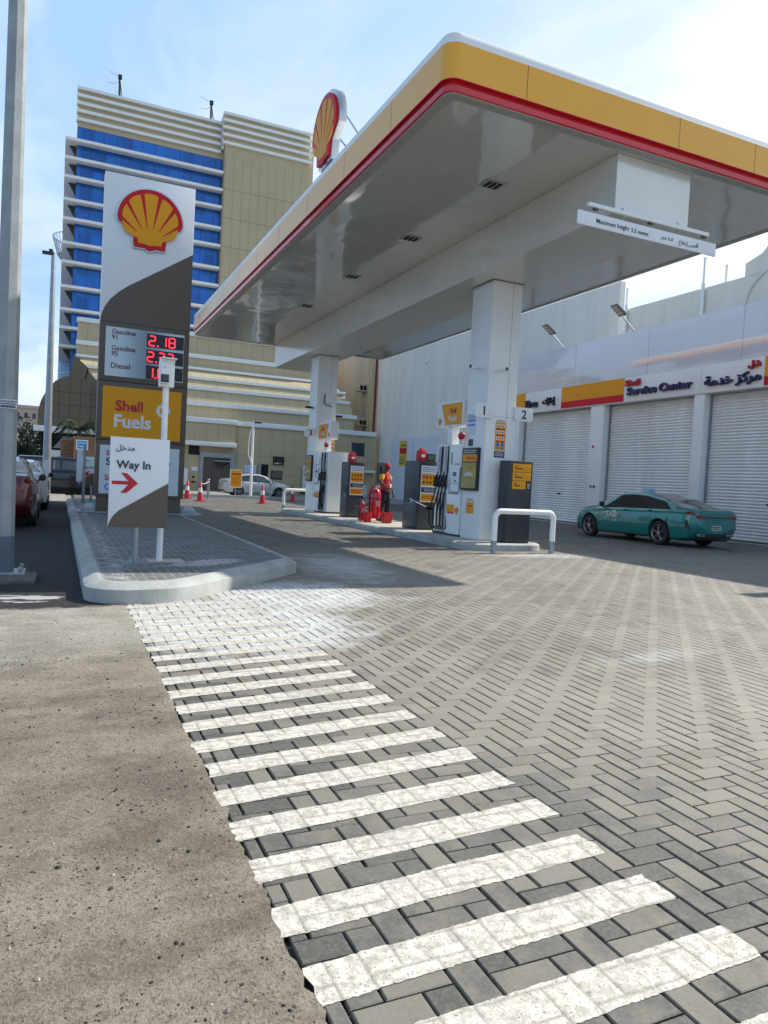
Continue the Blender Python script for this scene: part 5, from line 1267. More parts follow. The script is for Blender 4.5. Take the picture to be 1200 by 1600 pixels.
# arched wing at the left
aw = thing('arched_wing', 'brown tiled round-arched end wall of the cream building', 'building', (.6, 53.5, 0), world=True)
P = [(-1.40, 3.9), (-1.38, 4.9), (-1.22, 5.6), (-.9, 6.3), (-.4, 6.95), (.1, 7.28), (.6, 7.38), (1.4, 7.25), (2.1, 6.9), (2.9, 6.2), (3.2, 3.9)]
b = MB(BROWNSHADE); b.prism(P, (0, 53, 0), (1, 0, 0), (0, 0, 1), (0, 3.0, 0)); b.build('arch_wall', aw)
b = MB(mat('brown_joint', (.05, .04, .025), .7, var=0))
for i, x in enumerate((-.82, -.16, .50, 1.16, 1.82)): b.box(x, x+.03, 52.994, 53, 3.95, (6.25, 7.0, 7.3, 7.2, 6.9)[i])
for z, xl in ((4.55, -1.36), (5.4, -1.25), (6.25, -.9)): b.box(xl, 3, 52.993, 53, z, z+.03)
b.build('tile_joint', aw)
b = MB(TRIM); b.box(-1.6, 3.2, 52.3, 53, 3.55, 3.92); b.build('cornice_band', aw, bevel=.02)
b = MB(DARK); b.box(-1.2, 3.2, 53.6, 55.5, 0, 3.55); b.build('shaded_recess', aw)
b = MB(mat('maroon_pipe', (.11, .02, .025), .5)); b.box(2.25, 2.5, 52.6, 52.8, 2.6, 7.0); b.build('downpipe', aw)
b = MB(TRIM); b.box(-.9, 1.2, 52.0, 52.5, 1.9, 2.35); b.use(mat('canopy_grey', (.25, .25, .24), .6)).prism([(-.4, 2.5), (2.3, 2.5), (2.3, 3.1), (.2, 3.3)], (0, 52.2, 0), (1, 0, 0), (0, 0, 1), (0, .3, 0)); b.build('entrance_canopy', aw)

# ================================================================== BLUE GLASS TOWER
ot = thing('office_tower', 'tall office tower with blue glass floors, pale fins and cream cladding', 'building', (10, 70, 0), world=True)
def blue(name, c, var=.25):
    n = NT(name)
    w_ = n.m_('FLOOR', n.m_('DIVIDE', n.x, 1.02)); hz = n.m_('FLOOR', n.m_('DIVIDE', n.z, 1.72))
    cb_ = n.t.nodes.new('ShaderNodeCombineXYZ'); n.L(w_, cb_.inputs[0]); n.L(hz, cb_.inputs[1])
    wn_ = n.t.nodes.new('ShaderNodeTexWhiteNoise'); n.L(cb_.outputs[0], wn_.inputs[0])
    col = n.mix(n.ramp(wn_.outputs[0], .2, .95), tuple(v*.82 for v in c), tuple(min(1, v*1.25) for v in c))
    n.L(col, n.p.inputs['Base Color']); n.p.inputs['Roughness'].default_value = .12; n.p.inputs['Metallic'].default_value = .25
    n.L(n.bump(n.noise(.8, 2, .5), .12, .05), n.p.inputs['Normal']); return n.m
BLU = blue('blue_glass', (.012, .12, .42))
b = MB(mat('tower_core', (.10, .11, .12), .7)); b.box(.9, 12.4, 66.4, 82, 0, 29.3); b.build('core', ot)
fz = [29.25, 27.83, 26.32, 24.82, 22.99, 21.46, 19.51, 17.99, 16.01, 14.16, 12.68, 11.18, 9.3]
MUL = mat('mullion', (.03, .06, .14), .4, var=0)
for i in range(12):
    z1, z0 = fz[i], fz[i+1]
    b = MB(BLU); b.box(.56, 12.38, 66, 66.1, z0, z1-.02); b.box(.56, .64, 66.1, 80, z0, z1-.02)
    b.use(MUL)
    for k_ in range(12): x = .56+k_*1.02; b.box(x-.02, x+.02, 65.98, 66, z0, z1-.02)
    b.build('window_band', ot)
    if i < 11:
        b = MB(TRIM); b.box(-.35, 12.38, 65.2, 65.97, z0-.11, z0+.12); b.box(-.35, .54, 65.97, 80, z0-.109, z0+.119)
        b.build('sun_fin', ot)
        b = MB(GREYD); b.prism([(-.05, z0-.112), (.53, z0-.112), (.53, z0-1.1)], (0, 66.4, 0), (1, 0, 0), (0, 0, 1), (0, .1, 0)); b.build('fin_bracket', ot)
CREAMT = mat('cream_tower', (.46, .385, .24), .55, var=.06, vs=.3)
b = MB(CREAMT); b.box(.55, 12.4, 65.95, 82, 29.2, 32.2); b.build('crown_wall', ot)
b = MB(CREAMT); b.box(12.4, 20.1, 65.1, 82, 0, 32.8); b.box(20.1, 20.7, 65.7, 82, 0, 32.1); b.build('cladding_wall', ot)
b = MB(CREAMD)
for i in range(10): x = 12.45+i*.77; b.box(x, x+.03, 65.094, 65.1, 8, 29.4)
for z in (26.4, 23.9, 21.4, 18.7, 16.1, 13.5, 11): b.box(12.4, 20.1, 65.093, 65.1, z, z+.05)
b.build('cladding_joint', ot)
for z in (29.75, 30.42, 31.05, 31.66, 32.25):
    b = MB(TRIM); b.box(.42, 12.15, 65.7, 66.4, z-.11, z+.12); b.box(12.15, 20.35, 64.85, 65.4, z+.47, z+.70); b.box(12.15, 12.35, 65.4, 66.4, z+.2, z+.5); b.box(20.1, 20.35, 65.4, 70, z+.47, z+.70); b.build('crown_band', ot)
for x, h, lb in ((3.65, 1.95, 'dark thin mast with wires on the left of the tower roof'), (11.25, 1.8, 'dark thin mast on the middle of the tower roof')):
    t = thing('roof_mast', lb, 'mast', (x, 66.2, 32.3), group='masts on the tower roof')
    b = MB(BLACK); b.cyl((0, 0, 0), (-.02, 0, h), .09, .09, 8); b.cyl((.25, 0, 0), (.02, 0, h*.9), .06, .04, 6); b.box(-.15, .15, -.1, .1, h-.3, h+.05); b.build('mast_pole', t)
    b = MB(GREYD); b.tube([(0, 0, h-.1), (-.5, 0, h), (-.9, 0, h+.15)], .015, 5); b.tube([(.05, 0, h-.4), (-.4, 0, h-.75), (-.9, 0, h-.8)], .015, 5); b.build('wire', t)
rt = thing('round_stair_tower', 'round glazed tower with a railing on top, left of the office tower', 'tower', (1.1, 75, 0), world=True)
b = MB(mat('pale_blue_glass', (.22, .36, .55), .25, var=.15, vs=1)); b.cyl((1.1, 75, 0), (1.1, 75, 20.6), 1.5, n=28); b.build('glazed_drum', rt, smooth=40)
b = MB(TRIM)
for z in (10, 12, 14, 16, 18): b.lathe((1.1, 75, z), [(1.52, 0), (1.52, .05)], 28)
b.build('ring_band', rt)
b = MB(CONC); b.cyl((1.1, 75, 20.6), (1.1, 75, 21.0), 1.6, 1.9, 28); b.build('platform_slab', rt, smooth=40)
b = MB(WHITE2)
for i in range(36):
    a = 2*math.pi*i/36; b.tube([(1.1+1.87*math.cos(a), 75+1.87*math.sin(a), 21.0), (1.1+2.3*math.cos(a), 75+2.3*math.sin(a), 22.6)], .035, 5)
b.lathe((1.1, 75, 22.6), [(2.25, 0), (2.33, 0), (2.33, .08), (2.25, .08), (2.25, 0)], 36, cap=False); b.lathe((1.1, 75, 21.8), [(2.06, 0), (2.12, 0), (2.12, .05), (2.06, .05), (2.06, 0)], 36, cap=False)
b.build('railing', rt)

# ================================================================== CARS
def paint(name, col, metal=.35):
    return mat(name, col, .28, metal=metal, var=.04, vs=2, coat=1.0, crough=.03)
def ip(y, tab):
    if y <= tab[0][0]: return tab[0][1]
    for (a, p), (b, q) in zip(tab, tab[1:]):
        if y <= b:
            t = (y-a)/(b-a); t = t*t*(3-2*t)*.35+t*.65
            return p+(q-p)*t
    return tab[-1][1]
SEDAN = dict(L=4.9, W=1.86, zt=[(-2.45, .93), (-2.43, .99), (-2.36, 1.035), (-2.0, 1.075), (-1.7, 1.135), (-1.2, 1.30), (-.6, 1.42), (-.1, 1.455), (.3, 1.44), (.75, 1.27), (1.28, .985), (1.8, .92), (2.2, .80), (2.38, .68), (2.45, .55)],
    zb=[(-2.45, .90), (-2.43, .94), (-2.3, .985), (-1.6, .99), (0, .95), (1.2, .91), (1.9, .82), (2.38, .62), (2.45, .5)],
    w=[(-2.45, .73), (-2.41, .79), (-2.3, .845), (-2.1, .89), (-1.5, .93), (1.4, .925), (2.0, .87), (2.3, .74), (2.45, .5)], z0=[(-2.45, .40), (-2.2, .22), (-1.9, .19), (2.0, .17), (2.45, .26)],
    axF=1.53, axR=-1.33, r=.335, side=[(-1.62, -1.22), (-1.17, -.27), (-.22, .98)], ws=(.36, 1.2), rw=(-2.12, -.62))
HATCH = dict(SEDAN, L=4.5, W=1.78, zt=[(-2.25, .70), (-2.22, 1.0), (-2.1, 1.08), (-1.75, 1.12), (-1.1, 1.38), (-.5, 1.46), (.1, 1.47), (.5, 1.38), (1.2, 1.0), (1.7, .93), (2.1, .76), (2.25, .55)],
    zb=[(-2.25, .66), (-2.22, .94), (-2.0, 1.0), (0, .93), (1.2, .9), (1.8, .8), (2.2, .6), (2.25, .5)], w=[(-2.25, .66), (-2.15, .80), (-1.8, .88), (1.3, .88), (1.9, .82), (2.15, .7), (2.25, .5)], z0=[(-2.25, .40), (-2.0, .2), (1.9, .18), (2.25, .28)],
    axF=1.38, axR=-1.25, r=.31, side=[(-1.15, -.2), (-.14, .93)], ws=(.38, 1.12), rw=(-1.72, -.98))
SUV = dict(SEDAN, L=5.0, W=1.95, zt=[(-2.5, .8), (-2.45, 1.2), (-2.3, 1.55), (-2.0, 1.74), (0, 1.78), (.4, 1.74), (1.1, 1.2), (1.7, 1.1), (2.2, 1.0), (2.45, .7), (2.5, .6)],
    zb=[(-2.5, .75), (-2.45, 1.05), (0, 1.08), (1.1, 1.05), (2.2, .92), (2.5, .55)], w=[(-2.5, .75), (-2.4, .88), (-1.9, .96), (1.6, .96), (2.3, .85), (2.5, .6)], z0=[(-2.5, .45), (-2.2, .28), (2.2, .26), (2.5, .36)],
    axF=1.5, axR=-1.45, r=.37, side=[(-2.0, -1.35), (-1.3, -.3), (-.22, .95)], ws=(.42, 1.08), rw=(-2.42, -2.08))
def car(name, label, loc, rz, S, pm, seats=False, wheelstyle='star', lights=True, group=None):
    t = thing(name, label, 'car', loc, rz, group)
    hy = S['L']/2; W0 = S['W']/2
    k = W0/max(v for _, v in S['w'])
    def sec(y):
        w = ip(y, S['w'])*k; zt = ip(y, S['zt']); zb = min(ip(y, S['zb']), zt-.012); z0 = ip(y, S['z0']); za = 0
        for ax in (S['axF'], S['axR']):
            q = (S['r']*1.15)**2-(y-ax)**2
            if q > 0: za = S['r']+math.sqrt(q)
        gh = max(0, zt-zb); f = min(1, gh/.45); wt = w*(.90-.20*f)
        zm = z0+(zb-z0)*.55
        mx_ = lambda z, e: max(z, za+e) if za else z
        return [(0, mx_(z0, 0)), (w*.80, mx_(z0, 0)), (w*.955, mx_(z0+.05, .002)), (w*.985, mx_(z0+(zm-z0)*.55, .006)), (w, mx_(zm, .012)), (w*.985, zb-.11*min(1, (zb-z0)/.5)), (w*.955, zb-.03), (w*.90, zb), (wt+(w*.90-wt)*.12, zb+gh*.80), (wt*.93, zb+gh*.93), (wt*.70, zb+gh*.985), (wt*.35, zt-.002), (0, zt)]
    ys = sorted(set([round(-hy+S['L']*i/64, 4) for i in range(65)]+[v for v, _ in S['zt']]+[round(ax+S['r']*1.15*c, 4) for ax in (S['axF'], S['axR']) for c in (-1.001, -.9999, -.995, -.98, -.95, -.9, -.82, -.7, -.55, -.35, -.15, .15, .35, .55, .7, .82, .9, .95, .98, .995, .9999, 1.001)]))
    vs = []; n = None
    for y in ys:
        s = sec(y); ring = [(x, y, z) for x, z in s]+[(-x, y, z) for x, z in reversed(s[1:-1])]; n = len(ring); vs += ring
    b = MB(pm); b.add(vs, [(i*n+j, i*n+(j+1) % n, (i+1)*n+(j+1) % n, (i+1)*n+j) for i in range(len(ys)-1) for j in range(n)]+[tuple(range(n)), tuple(range((len(ys)-1)*n, len(ys)*n))])
    body = b.build('body', t, smooth=50)
    b = MB(DARK)
    for ax in (S['axF'], S['axR']): b.box(-W0+.24, W0-.24, ax-S['r']*1.1, ax+S['r']*1.1, .2, S['r']*2.1)
    b.box(-W0+.12, W0-.12, -hy+.3, hy-.3, .19, .40); b.build('underbody', t)
    # surface lookup between the profile points
    def pt(y, v, sx, off=.004):
        s = sec(y); i = min(int(v), len(s)-2); f = v-i
        x = s[i][0]+(s[i+1][0]-s[i][0])*f; z = s[i][1]+(s[i+1][1]-s[i][1])*f
        dx, dz = s[i+1][0]-s[i][0], s[i+1][1]-s[i][1]; l = math.hypot(dx, dz) or 1
        return (sx*(x+dz/l*off), y, z-dx/l*off)
    def patch(mb, ya, yb, va, vb, sx, off=.004, ny=10, nv=4, ya2=None, yb2=None):
        ya2 = ya if ya2 is None else ya2; yb2 = yb if yb2 is None else yb2
        P = []
        for i in range(nv+1):
            f = i/nv; v = va+(vb-va)*f; a = ya+(ya2-ya)*f; c = yb+(yb2-yb)*f
            P.append([pt(a+(c-a)*j/ny, v, sx, off) for j in range(ny+1)])
        mb.grid(P)
    GL = mat('car_glass', (.02, .03, .032), .03, var=0, spec=.9, coat=.5)
    for sx in (-1, 1):
        # black surround
        m_ = MB(BLACK); y0 = S['side'][0][0]-.07; y1 = S['side'][-1][1]+.10
        patch(m_, y0, y1, 7.03, 8.02, sx, .003, 26, 4, y0+.25, y1-.62); m_.build('window_surround', t, smooth=60)
        for i, (a, c) in enumerate(S['side']):
            g = MB(GL); a2 = a+(.27 if i == 0 else .0); c2 = c-(.55 if i == len(S['side'])-1 else .0)
            if i == len(S['side'])-1: a2 = a
            if i == 0 and len(S['side']) > 2: c2 = c-.02
            patch(g, a, c, 7.12, 7.90, sx, .007, 8, 4, min(a2, c2-.05), max(c2, a2+.05)); g.build('side_window', t, smooth=60)
        m_ = MB(BLACK)
        for yy in ([S['side'][i][1]+.025 for i in range(len(S['side'])-1)]+[S['side'][-1][1]+.12]):
            patch(m_, yy-.004, yy+.004, 2.2, 7.0, sx, .0015, 1, 14)
        patch(m_, S['axR']+S['r']*1.2, S['axF']-S['r']*1.2, 1.6, 2.2, sx, .002, 12, 2); m_.build('door_line', t)
        h = MB(pm)
        for yy in [S['side'][-1][0]+.12]+([S['side'][-2][0]+.14] if len(S['side']) > 1 else []):
            p = pt(yy, 6.0, sx, .02); h.box(p[0]-.015, p[0]+.012, yy-.02, yy+.16, p[2]-.03, p[2]-.005)
        h.build('door_handle', t, bevel=.006)
        p = pt(S['side'][-1][1]-.02, 7.1, sx, .1); h = MB(BLACK); h.tube([pt(S['side'][-1][1]-.05, 7.0, sx, 0), p], .02, 6); h.lathe((p[0]+sx*.04, p[1]-.02, p[2]+.05), [(0, -.06), (.07, -.05), (.085, .0), (.07, .04), (0, .06)], 12, 'y'); h.build('mirror', t, smooth=50)
    w = MB(GL)
    for (a, c) in (S['ws'], S['rw']):
        for sx in (-1, 1): patch(w, a, c, 9.2, 12, sx, .006, 10, 6)
        ob_ = w.build('windscreen' if a == S['ws'][0] else 'rear_window', t, smooth=60); w = MB(GL)
    # lights
    for sx in (-1, 1):
        l = MB(mat('tail_light_red', (.22, .003, .006), .15, var=0, coat=1)); patch(l, -hy+.012, -hy+.30, 5.3, 6.2, sx, .008, 8, 3, -hy+.012, -hy+.20)
        ye = -hy-.004; s = sec(-hy+.02); l.box(sx*s[5][0]*.55, sx*s[5][0]*.98, ye-.008, ye+.05, s[5][1]-.03, s[5][1]+.055); l.build('tail_light', t, smooth=50)
        l = MB(mat('headlight', (.5, .52, .55), .1, var=0, coat=1)); patch(l, hy-.42, hy-.05, 5.0, 6.2, sx, .006, 6, 3); l.build('headlight', t, smooth=50)
    s = sec(-hy+.01); zz = s[5][1]
    b = MB(mat('dark_red_lens', (.035, .003, .004), .15, var=0, coat=1)); b.box(-s[5][0]*.6, s[5][0]*.6, -hy-.010, -hy+.02, zz+.0, zz+.045); b.build('light_bar', t)
    b = MB(BLACK); b.box(-s[2][0]*.80, s[2][0]*.80, -hy+.0, -hy+.25, s[0][1]-.12, s[0][1]+.0); b.box(-.6, .6, hy-.12, hy+.006, .28, .48); b.build('bumper_intake', t, bevel=.01)
    b = MB(mat('plate_white', (.55, .54, .46), .5, var=.1)); zp = s[0][1]+(.10 if S is not SUV else .3); b.box(-.17, .17, -hy-.022, -hy-.0, zp, zp+.13); marks(b, (-.15, -hy-.022, zp+.02), (1, 0, 0), (0, 0, 1), .26, .09, 2, INK, 5, .6); b.build('number_plate', t)
    # wheels
    for ax, nm in ((S['axF'], 'f'), (S['axR'], 'r')):
        for sx in (-1, 1):
            r = S['r']; xo = sx*(W0-.015)
            b = MB(RUB); b.lathe((xo, ax, r), [(r*.66, -sx*.20), (r*.96, -sx*.20), (r, -sx*.17), (r, -sx*.04), (r*.97, -sx*.012), (r*.86, sx*.004), (r*.70, -sx*.01), (r*.66, -sx*.03), (r*.66, -sx*.20)], 32, 'x', cap=False); tyre = b.build('wheel', t, smooth=40)
            b = MB(ALLOY); b.lathe((xo, ax, r), [(r*.655, -sx*.01), (r*.69, -sx*.004), (r*.70, -sx*.02), (r*.64, -sx*.05), (r*.63, -sx*.03), (r*.655, -sx*.01)], 32, 'x', cap=False)
            for q in range(5):
                a = 2*math.pi*q/5+.3
                for da in (-.26, .26):
                    ca, sa = math.cos(a), math.sin(a); cb2, sb2 = math.cos(a+da), math.sin(a+da); px, pz = -sa, ca
                    wd = r*.028
                    p0 = (r*.12*ca, r*.12*sa); p1 = (r*.42*math.cos(a+da*.9), r*.42*math.sin(a+da*.9)); p2 = (r*.66*math.cos(a+da*.25), r*.66*math.sin(a+da*.25))
                    b.tube([(xo-sx*.018, ax+p0[0], r+p0[1]), (xo-sx*.012, ax+p1[0], r+p1[1]), (xo-sx*.012, ax+p2[0], r+p2[1])], wd, 6)
            b.lathe((xo, ax, r), [(0, sx*.0), (r*.13, -sx*.003), (r*.16, -sx*.03), (0, -sx*.04)], 16, 'x')
            b.build('rim', tyre, smooth=40)
            b = MB(DARK); b.lathe((xo, ax, r), [(0, -sx*.09), (r*.66, -sx*.09), (r*.66, -sx*.16), (0, -sx*.16)], 20, 'x'); b.build('brake_disc', tyre)
    return t, pt, patch
TEAL = paint('teal_paint', (.004, .20, .185), .2)
tx, pt, patch = car('taxi', 'teal taxi saloon parked in front of the middle roller shutter', (16.0, 16.3, 0), 0, SEDAN, TEAL)
# taxi lettering on its left side (facing -X): built in local space of the car
ORG.pop(tx.name, None)
for sgn, rt_ in ((-1, LX), (1, Vector((0, 1, 0)))):
    xs = sgn*.937
    text('TA', (xs, .50*1+(.12 if sgn < 0 else -.12), .76), rt_, UZ, INKW, tx, h=.15, w=.24, bold=.02, depth=.004)
    text('I', (xs, .50-(.23 if sgn < 0 else -.23), .76), rt_, UZ, INKW, tx, h=.15, w=.035, bold=.02, depth=.004)
    b = MB(INKW); yc = .50-(.085 if sgn < 0 else -.085); b.box(xs-.003, xs+.003, yc-.085, yc+.085, .67, .86); b.build('logo_square', tx)
    text('N', (xs+sgn*.003, yc, .765), rt_, UZ, TEAL, tx, h=.13, w=.11, bold=.01, depth=.003)
    text('\uFE93\uFEAE\uFE9F\uFE83', (xs, .38, .585), rt_, UZ, INKW, tx, h=.1, depth=.003)
b = MB(mat('taxi_light', (.42, .62, .75), .3, var=.05)); b.prism([(-.22, 0), (.22, 0), (.18, .11), (-.18, .11)], (0, -.05, 1.452), (1, 0, 0), (0, 0, 1), (0, .16, 0)); o = b.build('roof_sign', tx, bevel=.015)
text('TAXI', (0, -.052, 1.507), FX, UZ, INKB, o, h=.06, bold=.02, depth=.003); text('TAXI', (-.2, .03, 1.507), LX, UZ, INKB, o, h=.05, bold=.02, depth=.003)
b = MB(BLACK); b.prism([(0, 0), (.11, .24), (.16, .26), (.13, .04)], (-.845, -2.36, .50), (-.28, .96, 0), (0, 0, 1), (-.02, -.01, 0)); b.prism([(0, 0), (.11, .24), (.16, .26), (.13, .04)], (.845, -2.36, .50), (.28, .96, 0), (0, 0, 1), (.02, -.01, 0)); b.build('bumper_vent', tx)
b = MB(STEEL)
for sx in (-1, 1): b.box(sx*.42, sx*.64, -2.462, -2.40, .33, .39); b.use(BLACK).box(sx*.45, sx*.61, -2.468, -2.461, .345, .378); b.use(STEEL)
b.build('exhaust_trim', tx, bevel=.006)
text('\uFE93\uFEAE\uFE9F\uFE83', (-.35, -2.462, .80), FX, UZ, STEEL, tx, h=.05, depth=.006); text('6 22X', (.32, -2.462, .80), FX, UZ, STEEL, tx, h=.05, depth=.006)
car('parked_car', 'dark red car seen from behind at the left, beside the big lamp pole', (-1.28, 18.4, 0), 0, HATCH, paint('dark_red_paint', (.10, .006, .010), .3), group='cars parked along the left road')
car('parked_car', 'white car with black mirror parked ahead of the dark red car', (-1.15, 24.8, 0), 0, HATCH, paint('white_car_paint', (.62, .64, .65), .05), group='cars parked along the left road')
car('parked_car', 'dark blue-black SUV parked crosswise behind the street lamp at the left', (.35, 38.2, 0), R(-90), SUV, paint('midnight_paint', (.005, .008, .018), .2))
car('parked_car', 'white saloon behind the yellow notice board and traffic cones', (11.7, 46.5, 0), R(-90), HATCH, paint('silver_white_paint', (.52, .52, .50), .15), group='white cars on the back road')
car('parked_car', 'white saloon mostly hidden behind the pumps, red tail light by the attendant', (17.2, 46.6, 0), R(90), HATCH, paint('white_car_paint', (.62, .64, .65), .05), group='white cars on the back road')

# ================================================================== PERSON
def skinmesh(name, nodes, edges, radii, mt, parent, sub=2):
    me = D.meshes.new(name); me.from_pydata([tuple(v) for v in nodes], edges, [])
    o = D.objects.new(name, me); COL.objects.link(o)
    md = o.modifiers.new('s', 'SKIN'); md.use_smooth_shade = True
    me.skin_vertices.new() if not me.skin_vertices else None
    sk = me.skin_vertices[0].data
    for i, r in enumerate(radii):
        sk[i].radius = (r if isinstance(r, tuple) else (r, r)); sk[i].use_root = (i == 0)
    s2 = o.modifiers.new('u', 'SUBSURF'); s2.levels = sub; s2.render_levels = sub
    dg = bpy.context.evaluated_depsgraph_get(); nm = D.meshes.new_from_object(o.evaluated_get(dg)); nm.name = name
    o.modifiers.clear(); o.data = nm; D.meshes.remove(me)
    nm.materials.clear(); nm.materials.append(mt); nm.polygons.foreach_set('use_smooth', [True]*len(nm.polygons))
    o.parent = parent
    return o
def person(loc, rz, label):
    t = thing('person', label, 'person', loc, rz)
    # local: faces -Y, X to its own left
    J = [(0, 0, .93), (0, .01, 1.10), (0, .02, 1.30), (0, .03, 1.44), (0, .0, 1.53), (0, -.03, 1.63),
         (.09, 0, .88), (.11, -.05, .50), (.12, .02, .09), (.12, -.12, .04),
         (-.09, 0, .88), (-.10, .06, .50), (-.09, .16, .10), (-.09, .04, .045),
         (.19, .03, 1.41), (.27, .02, 1.15), (.30, -.06, .91), (.305, -.09, .84),
         (-.19, .02, 1.41), (-.29, -.06, 1.16), (-.27, -.28, 1.02), (-.265, -.35, .99)]
    E = [(0, 1), (1, 2), (2, 3), (3, 4), (4, 5), (0, 6), (6, 7), (7, 8), (8, 9), (0, 10), (10, 11), (11, 12), (12, 13), (3, 14), (14, 15), (15, 16), (16, 17), (3, 18), (18, 19), (19, 20), (20, 21)]
    Rr = [(.15, .11), (.14, .10), (.16, .115), (.13, .09), (.055, .055), (.08, .095), .09, .062, .043, .035, .09, .062, .043, .035, .062, .045, .031, .03, .062, .045, .031, .03]
    # fingers and thumbs continue the forearm chain into five separate digits
    def hand(i, base, dr, sd):
        base = Vector(base); dr = Vector(dr).normalized(); sd = Vector(sd).normalized(); nrm = dr.cross(sd)
        J.append(tuple(base+dr*.05)); Rr.append((.030, .017)); pm = len(J)-1; E.append((i, pm))
        for q, ln in enumerate((.062, .07, .066, .05)):
            o = base+dr*.075+sd*(.027-.018*q)
            a = len(J); J.append(tuple(o)); Rr.append(.0095); J.append(tuple(o+dr*ln*.55+nrm*.008)); Rr.append(.0085); J.append(tuple(o+dr*ln*.85+nrm*.028)); Rr.append(.007)
            E.extend([(pm, a), (a, a+1), (a+1, a+2)])
        a = len(J); J.append(tuple(base+dr*.03+sd*.035+nrm*.01)); Rr.append(.011); J.append(tuple(base+dr*.07+sd*.052+nrm*.02)); Rr.append(.009)
        E.extend([(pm, a), (a, a+1)])
    hand(17, J[17], (.02, -.15, -1), (0, -1, .1)); hand(21, J[21], (.05, -1, -.35), (1, .1, 0))
    skinmesh('body', J, E, Rr, SKIN, t)
    # head shaping: face and ears
    b = MB(SKIN); b.lathe((0, -.035, 1.655), [(0, -.125), (.045, -.11), (.072, -.06), (.082, 0), (.080, .05), (.055, .095), (0, .11)], 18)
    b.lathe((0, -.125, 1.635), [(0, -.03), (.014, -.02), (.009, .02), (0, .03)], 8)
    for sx in (-1, 1): b.lathe((sx*.083, -.02, 1.65), [(0, -.03), (.012, -.01), (.013, .015), (0, .03)], 8)
    b.build('head', t, smooth=80)
    b = MB(INKW)
    for sx in (-1, 1): b.lathe((sx*.03, -.108, 1.665), [(0, -.008), (.012, 0), (0, .008)], 8)
    b.use(mat('lip', (.16, .05, .04), .5, var=0)).box(-.022, .022, -.117, -.108, 1.588, 1.598); b.build('face_features', t, smooth=60)
    b = MB(CLOTHR); b.lathe((0, -.03, 1.665), [(.090, 0), (.094, .03), (.085, .075), (.05, .105), (0, .115)], 20)
    P = [(-.07, 0), (-.075, -.06), (-.05, -.11), (0, -.13), (.05, -.11), (.075, -.06), (.07, 0)]
    b.prism(P, (0, -.085, 1.68), (1, 0, 0), (0, 1, .25), (0, 0, .01)); b.build('cap', t, smooth=60)
    skinmesh('shirt', [(0, 0, .88), (0, .01, 1.10), (0, .02, 1.30), (0, .03, 1.43), (0, .02, 1.485), (.18, .03, 1.415), (-.18, .02, 1.415)],
             [(0, 1), (1, 2), (2, 3), (3, 4), (3, 5), (3, 6)], [(.20, .165), (.19, .16), (.215, .175), (.20, .155), (.085, .085), .10, .10], CLOTHR, t)
    for a, c in (((.135, .03, 1.435), (.25, .024, 1.21)), ((-.135, .02, 1.435), (-.275, -.045, 1.215))):
        skinmesh('sleeve', [a, tuple((Vector(a)+Vector(c))/2), c], [(0, 1), (1, 2)], [.092, .086, .074], CLOTHY, t)
    skinmesh('trousers', [(0, 0, .98), (0, 0, .90), (0, 0, .82)], [(0, 1), (1, 2)], [(.20, .155), (.215, .17), (.19, .155)], CLOTHB, t)
    for sx_, kn, an in ((1, (.11, -.05, .50), (.12, .015, .10)), (-1, (-.10, .06, .50), (-.09, .155, .11))):
        skinmesh('trouser_leg', [(sx_*.075, 0, .95), (sx_*.092, -.0, .76), kn, an], [(0, 1), (1, 2), (2, 3)], [.12, .125, .095, .078], CLOTHB, t)
    for x, y in ((.12, -.05), (-.09, .10)):
        b = MB(BLACK); b.prism([(-.045, .1), (.045, .1), (.05, -.08), (.03, -.16), (-.03, -.16), (-.05, -.08)], (x, y, 0), (1, 0, 0), (0, 1, 0), (0, 0, .085)); b.build('shoe', t, bevel=.02, smooth=60)
    b = MB(INKW); b.box(.03, .11, -.158, -.148, 1.02, 1.14); b.box(.06, .13, -.158, -.148, 1.31, 1.35); b.use(CLOTHY).box(-.12, -.05, -.158, -.148, 1.32, 1.34); b.build('badge', t)
    return t
person((9.10, 20.1, .15), R(28), 'attendant in red and yellow polo, black trousers and red cap by the extinguisher')

# ================================================================== LEFT BACKGROUND
ks = thing('wooden_kiosk', 'kiosk clad in horizontal wooden slats with a small blue sign', 'kiosk', (1.6, 46.2, 0), world=True)
b = MB(WOODS)
for i in range(34):
    z = .15+i*.085; b.box(.82, 4.5, 46, 46.05, z, z+.06); b.box(.77, .82, 46, 49, z, z+.06)
    if i < 33: b.box(.05, .74, 47.2, 47.25, z, z+.05)
b.build('slat_cladding', ks)
b = MB(mat('kiosk_dark', (.05, .035, .025), .8)); b.box(.83, 4.5, 46.06, 49, 0, 3.0); b.box(.05, .76, 47.26, 49, 0, 2.9); b.build('wall', ks)
b = MB(WOODS); b.box(.7, 4.6, 45.95, 49.1, 3.02, 3.10); b.box(.74, .84, 45.96, 46.06, 0, 3.02); b.build('frame', ks)
b = MB(SIGNW); b.box(.86, 1.52, 45.93, 45.99, 2.33, 2.92); b.use(mat('sign_blue', (.03, .28, .62), .5, var=0)).box(.93, 1.45, 45.92, 45.93, 2.40, 2.85)
marks(b, (.97, 45.919, 2.44), (1, 0, 0), (0, 0, 1), .44, .38, 2, INKW, 12, .35); b.build('blue_sign', ks)

